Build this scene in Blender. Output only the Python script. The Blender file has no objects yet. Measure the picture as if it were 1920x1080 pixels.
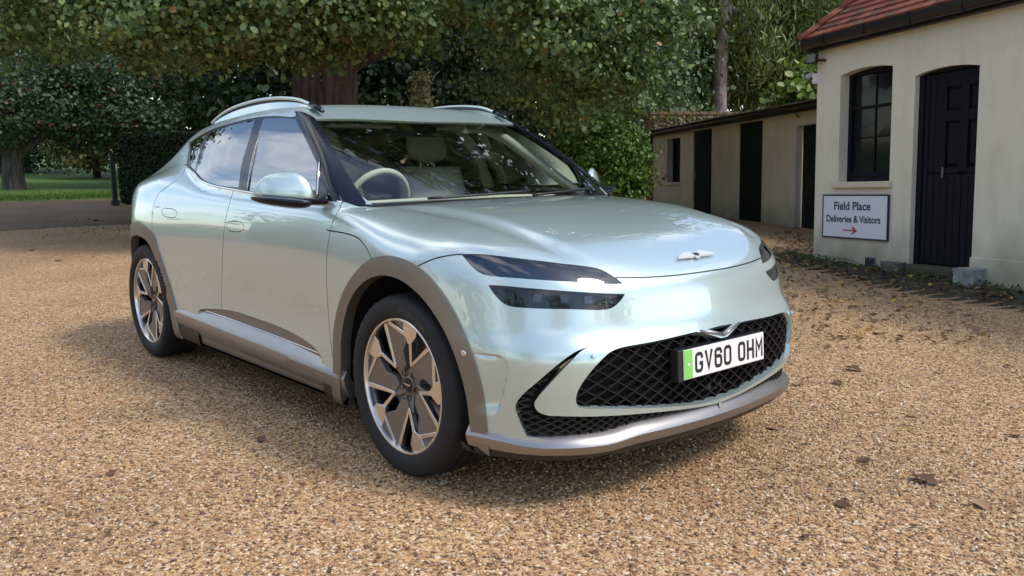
import bpy, bmesh, math, random
import numpy as np
from mathutils import Matrix, Vector
from mathutils.geometry import delaunay_2d_cdt
random.seed(7); RNG=np.random.default_rng(11)
S=bpy.context.scene; COL=S.collection; PI=math.pi; RAD=math.radians
# ------------------------------------------------------------------ camera
cam=bpy.data.cameras.new('camera'); cam_ob=bpy.data.objects.new('camera',cam); COL.objects.link(cam_ob); S.camera=cam_ob
cam.sensor_width=36; cam.lens=36*1620/1920; cam.clip_start=.05; cam.clip_end=900
CAMP=np.array([2.80538, -2.77414, 1.25616])
def cam_axes(yaw,pitch,roll):
    f=np.array([math.cos(yaw)*math.cos(pitch),math.sin(yaw)*math.cos(pitch),-math.sin(pitch)])
    r=np.array([math.sin(yaw),-math.cos(yaw),0]); d=np.cross(f,r)
    return r*math.cos(roll)+d*math.sin(roll),-r*math.sin(roll)+d*math.cos(roll),f
YAW=2.423141
_r,_d,_f=cam_axes(YAW,0.146834,0.005243)
cam_ob.matrix_world=Matrix([[_r[i],-_d[i],-_f[i],CAMP[i]] for i in range(3)]+[[0,0,0,1]])
# ------------------------------------------------------------------ sky, sun, exposure
SUN_AZ=RAD(24); SUN_EL=RAD(50)          # azimuth from +x towards +y
w=bpy.data.worlds.new('World'); S.world=w; w.use_nodes=True
nt=w.node_tree; bg=nt.nodes['Background']
sky=nt.nodes.new('ShaderNodeTexSky'); sky.sky_type='NISHITA'; sky.sun_disc=False
sky.sun_elevation=SUN_EL; sky.sun_rotation=PI/2-SUN_AZ; sky.air_density=1.0; sky.dust_density=.6; sky.ozone_density=1.0
tc=nt.nodes.new('ShaderNodeTexCoord'); mp=nt.nodes.new('ShaderNodeMapping'); mp.inputs['Scale'].default_value=(1,1,2.4); mp.inputs['Location'].default_value=(2.7,.5,0)
nz=nt.nodes.new('ShaderNodeTexNoise'); nz.inputs['Scale'].default_value=1.7; nz.inputs['Detail'].default_value=7; nz.inputs['Roughness'].default_value=.55
cr=nt.nodes.new('ShaderNodeValToRGB'); cr.color_ramp.elements[0].position=.49; cr.color_ramp.elements[1].position=.70
mx=nt.nodes.new('ShaderNodeMix'); mx.data_type='RGBA'
nt.links.new(tc.outputs['Generated'],mp.inputs['Vector']); nt.links.new(mp.outputs['Vector'],nz.inputs['Vector'])
nt.links.new(nz.outputs['Fac'],cr.inputs['Fac']); nt.links.new(cr.outputs['Color'],mx.inputs['Factor'])
nt.links.new(sky.outputs['Color'],mx.inputs['A']); mx.inputs['B'].default_value=(11,10.6,10.2,1)
nt.links.new(mx.outputs['Result'],bg.inputs['Color']); bg.inputs['Strength'].default_value=.15
sl=bpy.data.lights.new('sun','SUN'); sl.energy=1.5; sl.angle=RAD(14); sl.color=(1,.94,.86)
so=bpy.data.objects.new('sun',sl); COL.objects.link(so)
so.rotation_euler=(PI/2-SUN_EL,0,SUN_AZ+PI/2)
S.view_settings.view_transform='Standard'; S.view_settings.look='None'; S.view_settings.gamma=1
S.view_settings.exposure=.80
S.render.engine='CYCLES'; S.cycles.use_denoising=True; S.cycles.max_bounces=8; S.cycles.transparent_max_bounces=12
# ------------------------------------------------------------------ materials
def mat(name,color,rough=.5,metal=0,**k):
    m=bpy.data.materials.new(name); m.use_nodes=True; n=m.node_tree; b=n.nodes['Principled BSDF']
    b.inputs['Base Color'].default_value=(*color,1); b.inputs['Roughness'].default_value=rough; b.inputs['Metallic'].default_value=metal
    for key,v in k.items():
        if key in('noise','bump','scale','var'): continue
        b.inputs[key].default_value=v
    if 'noise' in k or 'bump' in k:
        t=n.nodes.new('ShaderNodeTexCoord'); z=n.nodes.new('ShaderNodeTexNoise'); z.inputs['Scale'].default_value=k.get('scale',8); z.inputs['Detail'].default_value=8; z.inputs['Roughness'].default_value=.6
        n.links.new(t.outputs['Object'],z.inputs['Vector'])
        if 'noise' in k:
            r=n.nodes.new('ShaderNodeValToRGB'); c2=k['noise']; r.color_ramp.elements[0].color=(*c2,1); r.color_ramp.elements[1].color=(*color,1)
            r.color_ramp.elements[0].position=.3; r.color_ramp.elements[1].position=.65
            n.links.new(z.outputs['Fac'],r.inputs['Fac']); n.links.new(r.outputs['Color'],b.inputs['Base Color'])
        if 'bump' in k:
            bp=n.nodes.new('ShaderNodeBump'); bp.inputs['Strength'].default_value=k['bump']; bp.inputs['Distance'].default_value=.02
            n.links.new(z.outputs['Fac'],bp.inputs['Height']); n.links.new(bp.outputs['Normal'],b.inputs['Normal'])
    return m
def glass(name,tint,ior=1.5,rough=0.0,refl=1.0):
    m=bpy.data.materials.new(name); m.use_nodes=True; n=m.node_tree; n.nodes.clear()
    o=n.nodes.new('ShaderNodeOutputMaterial'); mi=n.nodes.new('ShaderNodeMixShader'); t=n.nodes.new('ShaderNodeBsdfTransparent'); g=n.nodes.new('ShaderNodeBsdfGlossy')
    f=n.nodes.new('ShaderNodeFresnel'); f.inputs['IOR'].default_value=ior; t.inputs['Color'].default_value=(*tint,1); g.inputs['Roughness'].default_value=rough; g.inputs['Color'].default_value=(refl,refl,refl,1)
    n.links.new(f.outputs[0],mi.inputs[0]); n.links.new(t.outputs[0],mi.inputs[1]); n.links.new(g.outputs[0],mi.inputs[2]); n.links.new(mi.outputs[0],o.inputs[0])
    return m
M={}
M['paint']=mat('mint_silver_paint',(.51,.62,.60),.31,.54,**{'Coat Weight':1.0,'Coat Roughness':.01,'Coat IOR':1.75})
M['satin']=mat('satin_bronze_grey',(.235,.218,.19),.38,.7)
M['rail']=mat('rail_silver',(.62,.66,.68),.25,.9)
M['lip']=mat('satin_silver',(.34,.325,.32),.36,.85)
M['black_gloss']=mat('black_gloss',(.008,.010,.018),.16,0,**{'Specular IOR Level':.3})
M['black_plastic']=mat('black_plastic',(.014,.014,.015),.42)
M['black']=mat('dark_cavity',(.006,.006,.006),.9)
M['chrome']=mat('chrome_trim',(.78,.79,.80),.10,1)
M['dark_chrome']=mat('dark_chrome',(.10,.10,.105),.22,.9)
M['rubber']=mat('tyre_rubber',(.010,.010,.011),.75,0,bump=.12,scale=60)
M['alloy']=mat('machined_alloy',(.74,.72,.70),.28,1)
M['alloy_dark']=mat('painted_alloy',(.20,.175,.155),.36,.5)
M['disc']=mat('brake_steel',(.35,.33,.31),.35,1)
M['cream']=mat('cream_leather',(.74,.72,.62),.5)
M['interior']=mat('interior_grey',(.34,.34,.30),.7)
M['dash']=mat('dashboard_dark',(.02,.021,.022),.6)
M['ws']=glass('windscreen_glass',(.82,.90,.84),1.62)
M['side']=glass('tinted_side_glass',(.30,.34,.33),3.5)
M['clear_lens']=glass('clear_lens',(.9,.93,.95),1.55)
M['lens']=glass('lamp_lens',(.72,.78,.86),1.95,.04)
M['lamp_in']=mat('lamp_housing',(.035,.045,.07),.25,.4)
M['plate']=mat('plate_white',(.80,.80,.78),.35)
M['green']=mat('plate_green',(.22,.62,.12),.4)
M['ink']=mat('black_ink',(.012,.012,.014),.4)
# ------------------------------------------------------------------ mesh helpers
def tag(o,label=None,cat=None,group=None,kind=None):
    for k,v in (('label',label),('category',cat),('group',group),('kind',kind)):
        if v: o[k]=v
    return o
def empty(name,loc=(0,0,0),rz=0,mw=None,parent=None):
    o=bpy.data.objects.new(name,None); COL.objects.link(o)
    if mw is not None: o.matrix_world=mw
    else: o.location=loc; o.rotation_euler=(0,0,rz)
    if parent: o.parent=parent
    o.empty_display_size=.1
    return o
def link(name,V,F,m,parent=None,smooth=False,loc=None):
    me=bpy.data.meshes.new(name); me.from_pydata([tuple(map(float,v)) for v in V],[],[list(map(int,f)) for f in F])
    me.materials.append(m)
    if smooth: me.shade_smooth()
    o=bpy.data.objects.new(name,me); COL.objects.link(o)
    if parent: o.parent=parent
    if loc: o.location=loc
    return o
def fast(name,V,F,m,parent=None,smooth=True,colors=None,cname='col'):
    """V (n,3), F (m,k) uniform polygons"""
    V=np.ascontiguousarray(V,dtype=np.float32); F=np.ascontiguousarray(F,dtype=np.int32); k=F.shape[1]
    me=bpy.data.meshes.new(name); me.vertices.add(len(V)); me.vertices.foreach_set('co',V.ravel())
    me.loops.add(F.size); me.loops.foreach_set('vertex_index',F.ravel())
    me.polygons.add(len(F)); me.polygons.foreach_set('loop_start',np.arange(0,F.size,k,dtype=np.int32))
    me.update(calc_edges=True)
    if smooth: me.polygons.foreach_set('use_smooth',np.ones(len(F),bool))
    if colors is not None:
        a=me.attributes.new(cname,'FLOAT_COLOR','POINT'); a.data.foreach_set('color',np.c_[colors,np.ones(len(V))].astype(np.float32).ravel())
    me.materials.append(m); me.update()
    o=bpy.data.objects.new(name,me); COL.objects.link(o)
    if parent: o.parent=parent
    return o
class MB:
    def __init__(s): s.V=[];s.F=[]
    def add(s,V,F):
        b=len(s.V); s.V+= [tuple(v) for v in V]; s.F+=[[i+b for i in f] for f in F]; return s
    def box(s,a,b,R=None,bev=0):
        x0,y0,z0=a;x1,y1,z1=b
        if bev:
            t=bev
            V=[];F=[]
            bm=bmesh.new(); bmesh.ops.create_cube(bm,size=1)
            for v in bm.verts: v.co=Vector(((x0+x1)/2+v.co.x*(x1-x0),(y0+y1)/2+v.co.y*(y1-y0),(z0+z1)/2+v.co.z*(z1-z0)))
            bmesh.ops.bevel(bm,geom=bm.edges[:],offset=t,segments=2,profile=.5,affect='EDGES')
            bm.verts.index_update()
            V=[v.co[:] for v in bm.verts]; F=[[v.index for v in f.verts] for f in bm.faces]; bm.free()
        else:
            V=[(x0,y0,z0),(x1,y0,z0),(x1,y1,z0),(x0,y1,z0),(x0,y0,z1),(x1,y0,z1),(x1,y1,z1),(x0,y1,z1)]
            F=[(0,3,2,1),(4,5,6,7),(0,1,5,4),(1,2,6,5),(2,3,7,6),(3,0,4,7)]
        if R is not None: V=[tuple(R@Vector(v)) for v in V]
        return s.add(V,F)
    def tube(s,P,r,n=8,cap=True,flat=None):
        P=[np.array(p,float) for p in P]; k=len(P); rr=r if hasattr(r,'__len__') else [r]*k
        up=np.array([0,0,1.]); rings=[]
        for i in range(k):
            t=P[min(i+1,k-1)]-P[max(i-1,0)]; t/=np.linalg.norm(t)+1e-12
            if abs(t@up)>.95: a=np.cross(t,[1,0,0])
            else: a=np.cross(t,up)
            a/=np.linalg.norm(a); b=np.cross(a,t)
            fa,fb=flat or (1,1)
            rings.append([P[i]+rr[i]*(fa*math.cos(q)*a+fb*math.sin(q)*b) for q in np.linspace(0,2*PI,n,endpoint=False)])
        V=[v for g in rings for v in g]; F=[]
        for i in range(k-1):
            for j in range(n): F.append((i*n+j,i*n+(j+1)%n,(i+1)*n+(j+1)%n,(i+1)*n+j))
        if cap: F.append(tuple(range(n))[::-1]); F.append(tuple((k-1)*n+j for j in range(n)))
        F=[f[::-1] for f in F]
        return s.add(V,F)
    def grid(s,G,closed=False):
        n,k=len(G),len(G[0]); F=[]
        for i in range(n-1):
            for j in range(k-1 if not closed else k): F.append((i*k+j,i*k+(j+1)%k,(i+1)*k+(j+1)%k,(i+1)*k+j))
        return s.add([v for r in G for v in r],F)
    def prism(s,poly,z0,z1,fn=lambda x,y,z:(x,y,z)):
        n=len(poly); V=[fn(x,y,z0) for x,y in poly]+[fn(x,y,z1) for x,y in poly]
        F=[tuple(range(n))[::-1],tuple(range(n,2*n))]+[(i,(i+1)%n,n+(i+1)%n,n+i) for i in range(n)]
        return s.add(V,F)
    def build(s,name,m,parent=None,smooth=False,fix=True,loc=None):
        me=bpy.data.meshes.new(name); me.from_pydata([tuple(map(float,v)) for v in s.V],[],s.F)
        if fix:
            bm=bmesh.new(); bm.from_mesh(me); bmesh.ops.recalc_face_normals(bm,faces=bm.faces); bm.to_mesh(me); bm.free()
        if smooth: me.shade_smooth()
        me.materials.append(m); o=bpy.data.objects.new(name,me); COL.objects.link(o)
        if parent: o.parent=parent
        if loc: o.location=loc
        return o
def autosmooth(o,ang=35):
    me=o.data; bm=bmesh.new(); bm.from_mesh(me)
    for e in bm.edges:
        if len(e.link_faces)==2 and e.calc_face_angle(0)>RAD(ang): e.smooth=False
    for f in bm.faces: f.smooth=True
    bm.to_mesh(me); bm.free(); return o
def textmesh(body,size,extrude=.001,bold=0,align='CENTER',spacing=1):
    c=bpy.data.curves.new('t','FONT'); c.body=body; c.size=size; c.extrude=extrude; c.offset=bold; c.align_x=align; c.resolution_u=4; c.space_character=spacing
    o=bpy.data.objects.new('t',c); COL.objects.link(o); dg=bpy.context.evaluated_depsgraph_get(); e=o.evaluated_get(dg); me=e.to_mesh()
    V=[v.co[:] for v in me.vertices]; F=[list(p.vertices) for p in me.polygons]; e.to_mesh_clear(); bpy.data.objects.remove(o); bpy.data.curves.remove(c)
    return V,F
def crom(P,n):
    P=np.array(P,float); Q=np.vstack([2*P[0]-P[1],P,2*P[-1]-P[-2]]); out=[]
    for i in range(1,len(Q)-2):
        p0,p1,p2,p3=Q[i-1:i+3]
        for t in np.linspace(0,1,n,endpoint=False):
            out.append(.5*((2*p1)+(-p0+p2)*t+(2*p0-5*p1+4*p2-p3)*t*t+(-p0+3*p1-3*p2+p3)*t**3))
    out.append(P[-1]); return np.array(out)
def inpoly(Q,poly):
    x,y=Q[:,0],Q[:,1]; r=np.zeros(len(Q),bool)
    bb=(x>=poly[:,0].min())&(x<=poly[:,0].max())&(y>=poly[:,1].min())&(y<=poly[:,1].max()); ii=np.where(bb)[0]
    if len(ii)==0: return r
    X,Y=x[ii],y[ii]; c=np.zeros(len(ii),bool); n=len(poly)
    for i in range(n):
        x0,y0=poly[i];x1,y1=poly[(i+1)%n]
        if y0==y1: continue
        k=((y0>Y)!=(y1>Y)); c^=k&(X<(x1-x0)*(Y-y0)/(y1-y0)+x0)
    r[ii]=c; return r

# ------------------------------------------------------------------ car body shape functions
class Sp:  # natural cubic spline, linear extrapolation
    def __init__(s,x,y):
        o=np.argsort(x); x=np.array(x,float)[o]; y=np.array(y,float)[o]; n=len(x); h=np.diff(x)
        A=np.zeros((n,n)); r=np.zeros(n); A[0,0]=A[-1,-1]=1
        for i in range(1,n-1):
            A[i,i-1]=h[i-1];A[i,i]=2*(h[i-1]+h[i]);A[i,i+1]=h[i]
            r[i]=6*((y[i+1]-y[i])/h[i]-(y[i]-y[i-1])/h[i-1])
        s.x,s.y,s.h,s.m=x,y,h,np.linalg.solve(A,r)
    def __call__(s,t):
        t=np.asarray(t,float); x,y,h,m=s.x,s.y,s.h,s.m
        tc=np.clip(t,x[0],x[-1]); i=np.clip(np.searchsorted(x,tc)-1,0,len(x)-2)
        a=(x[i+1]-tc);b=(tc-x[i]);H=h[i]
        v=(m[i]*a**3+m[i+1]*b**3)/(6*H)+(y[i]/H-m[i]*H/6)*a+(y[i+1]/H-m[i+1]*H/6)*b
        s0=(y[1]-y[0])/h[0]-h[0]*(2*m[0]+m[1])/6; s1=(y[-1]-y[-2])/h[-1]+h[-1]*(m[-2]+2*m[-1])/6
        return v+np.minimum(t-x[0],0)*s0+np.maximum(t-x[-1],0)*s1
def smax(a,b,k):
    h=np.maximum(k-np.abs(a-b),0)/k
    return np.maximum(a,b)+h*h*h*k/6
def smin(a,b,k): return -smax(-a,-b,k)
def gs(x,c,s): return np.exp(-((x-c)/s)**2)
def sst(a,b,x):
    t=np.clip((x-a)/(b-a),0,1); return t*t*t*(t*(6*t-15)+10)
# ---- lower body
hc=Sp([-3.7,-3.2,-2.6,-2.0,-1.4,-.8,-.4,0,.25,.5,.68,.8,.95],[.98,1.07,1.13,1.125,1.10,1.085,1.08,1.07,1.043,.982,.913,.845,.75])
wcr=Sp([-.4,-.2,0,.33,.46,.58,.66,.75],[.67,.616,.606,.595,.583,.552,.506,.44])
def top(x,w):
    cr=.08-.055*sst(.1,-.6,x)
    c=(w/.85); h=hc(x)-cr*(.35*c**2+.65*c**4)
    # bonnet crease: raised centre panel
    d=w-wcr(x)
    h=h+(.010*sst(.035,-.035,d)-.005*gs(d,.05,.03))*sst(-.42,-.1,x)*sst(.72,.55,x)
    # rear haunch
    return h+.075*sst(-1.9,-2.7,x)*sst(.2,.9,w)
Xc=Sp([.10,.20,.28,.36,.45,.52,.575,.61,.65,.70,.76,.823,.87,.95,1.05],[.79,.838,.860,.870,.879,.882,.878,.862,.838,.823,.811,.789,.758,.695,.60])
swp=Sp([-.4,-.2,0,.2,.4,.55,.65,.75,.83,.9,.96],[.030,.008,0,.008,.030,.063,.103,.172,.27,.42,.60])
def front(w,z): return Xc(z)-swp(w)*(1+.10*sst(.55,.85,z))
Wb=Sp([.1,.2,.3,.4,.55,.7,.8,.9,1.0,1.1,1.25],[.86,.905,.918,.918,.912,.914,.916,.911,.895,.865,.81])
def side(x,z):
    w=Wb(z)
    w=w+.028*gs(x,0,.48)*gs(z,.70,.34)+.030*gs(x,-2.9,.62)*gs(z,.78,.38)
    # door hollow towards the sill
    w=w-.016*gs(x,-1.3,.8)*gs(z,.50,.16)
    w=w-.05*sst(.2,.8,x)-.10*sst(-2.9,-3.75,x)
    return w
Xr=Sp([.1,.25,.45,.6,.8,.95,1.05,1.15,1.3],[-3.50,-3.58,-3.64,-3.65,-3.62,-3.60,-3.58,-3.52,-3.40])
swr=Sp([-.4,0,.4,.6,.75,.85,.93],[.03,0,.03,.08,.17,.30,.48])
def rear(w,z): return Xr(z)+swr(w)
bx=Sp([.34,.367,.439,.499,.547,.565,.58],[.515,.530,.556,.570,.574,.566,.545])
def fbody(x,w,z):
    a=z-top(x,w); b=w-side(x,z)
    kt=.13-.06*sst(.15,-.5,x)+.05*sst(-1.9,-2.7,x)
    f=smax(a,b,kt)
    # front
    c=(x-front(w,z))*.85
    f=smax(f,c,.10)
    d=(rear(w,z)-x)*.9
    f=smax(f,d,.14)
    f=smax(f,.19-z,.05)
    e=bx(z)-x
    f=f+.020*sst(-.004,.010,e)*sst(.125,.025,e)*sst(.34,.42,z)*sst(.582,.570,z)
    return f
# ---- greenhouse
rc=Sp([-3.6,-3.2,-2.9,-2.6,-2.2,-1.8,-1.4,-1.1,-.8],[1.10,1.29,1.405,1.48,1.53,1.556,1.563,1.542,1.495])
def roof(x,w): return rc(x)-.016*(w/.62)**2-.008*(w/.62)**4
Gs=Sp([.8,.95,1.05,1.1,1.2,1.3,1.4,1.5,1.6],[.78,.845,.860,.855,.825,.780,.735,.673,.605])
def gside(x,z):
    return Gs(z)-.125*sst(-1.7,-3.5,x)+.01*sst(-1.,-.4,x)
def wscr(w,z):  # x of windscreen
    s=(1.475-z)/.40
    sw=.02*(w/.63)**2+(.10*(w/.8)**2+.08*(w/.8)**4)*np.clip(s,0,1.6)
    return -1.09+ (s*.83) -.03*4*s*(1-s)*-1*.0 +.035*s*(1-s)*2 - sw
def rscr(w,z):
    return -3.42+(z-1.12)*1.9+.10*(w/.7)**2
def fgreen(x,w,z):
    a=z-roof(x,w); b=w-gside(x,z)
    f=smax(a,b,.06)
    c=(x-wscr(w,z))*.48
    f=smax(f,c,.035)
    d=(rscr(w,z)-x)*.5
    f=smax(f,d,.10)
    return np.maximum(f,.9-z)
def F(x,w,z):
    k=.012+.20*sst(-2.2,-2.9,x)
    return smin(fbody(x,w,z),fgreen(x,w,z),k)
def grad(fn,x,w,z,e=1e-4):
    return np.stack([(fn(x+e,w,z)-fn(x-e,w,z)),(fn(x,w+e,z)-fn(x,w-e,z)),(fn(x,w,z+e)-fn(x,w,z-e))],-1)/(2*e)
def cast(fn,O,D,tmax=2.2,n=110,last=False):
    # first crossing from inside (f<0) to outside along D from O
    ts=np.linspace(0.05,tmax,n)
    lo=np.zeros(len(O)); hi=np.full(len(O),tmax); done=np.zeros(len(O),bool)
    prev=np.zeros(len(O))
    for t in ts:
        P=O+D*t; f=fn(P[:,0],np.abs(P[:,1]),P[:,2])
        new=(f>0)&~done
        lo[new]=prev[new]; hi[new]=t; done|=new
        prev=np.where(done,prev,t)
    for _ in range(40):
        m=(lo+hi)/2; P=O+D*m[:,None]; f=fn(P[:,0],np.abs(P[:,1]),P[:,2])
        ins=f<0; lo=np.where(ins,m,lo); hi=np.where(ins,hi,m)
    return O+D*((lo+hi)/2)[:,None]
ZO=.55; XR=-2.9
def chart(P):
    P=np.atleast_2d(P); x,w,z=P[:,0],np.abs(P[:,1]),P[:,2]-ZO
    c=np.where(x>=0,x,np.where(x<XR,x-XR,0.)); a=np.arctan2(z,c); a=np.where((x<XR)&(a<0),a+2*np.pi,a)
    u=np.where(x>=0,(np.pi/2-a)*.8,np.where(x<XR,XR-(a-np.pi/2)*.8,x))
    v=np.arctan2(w,np.where((x>=0)|(x<XR),np.hypot(c,z),z))
    return np.c_[u,v]
def unchart(Q,fn=None):
    Q=np.atleast_2d(Q); u,v=Q[:,0],Q[:,1]
    a=np.where(u>=0,np.pi/2-u/.8,np.where(u<XR,np.pi/2+(XR-u)/.8,np.pi/2))
    x0=np.clip(u,XR,0)
    O=np.stack([x0,0*x0,0*x0+ZO],1); D=np.stack([np.cos(v)*np.cos(a),np.sin(v),np.cos(v)*np.sin(a)],1)
    return cast(fn or F,O,D)

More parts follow.
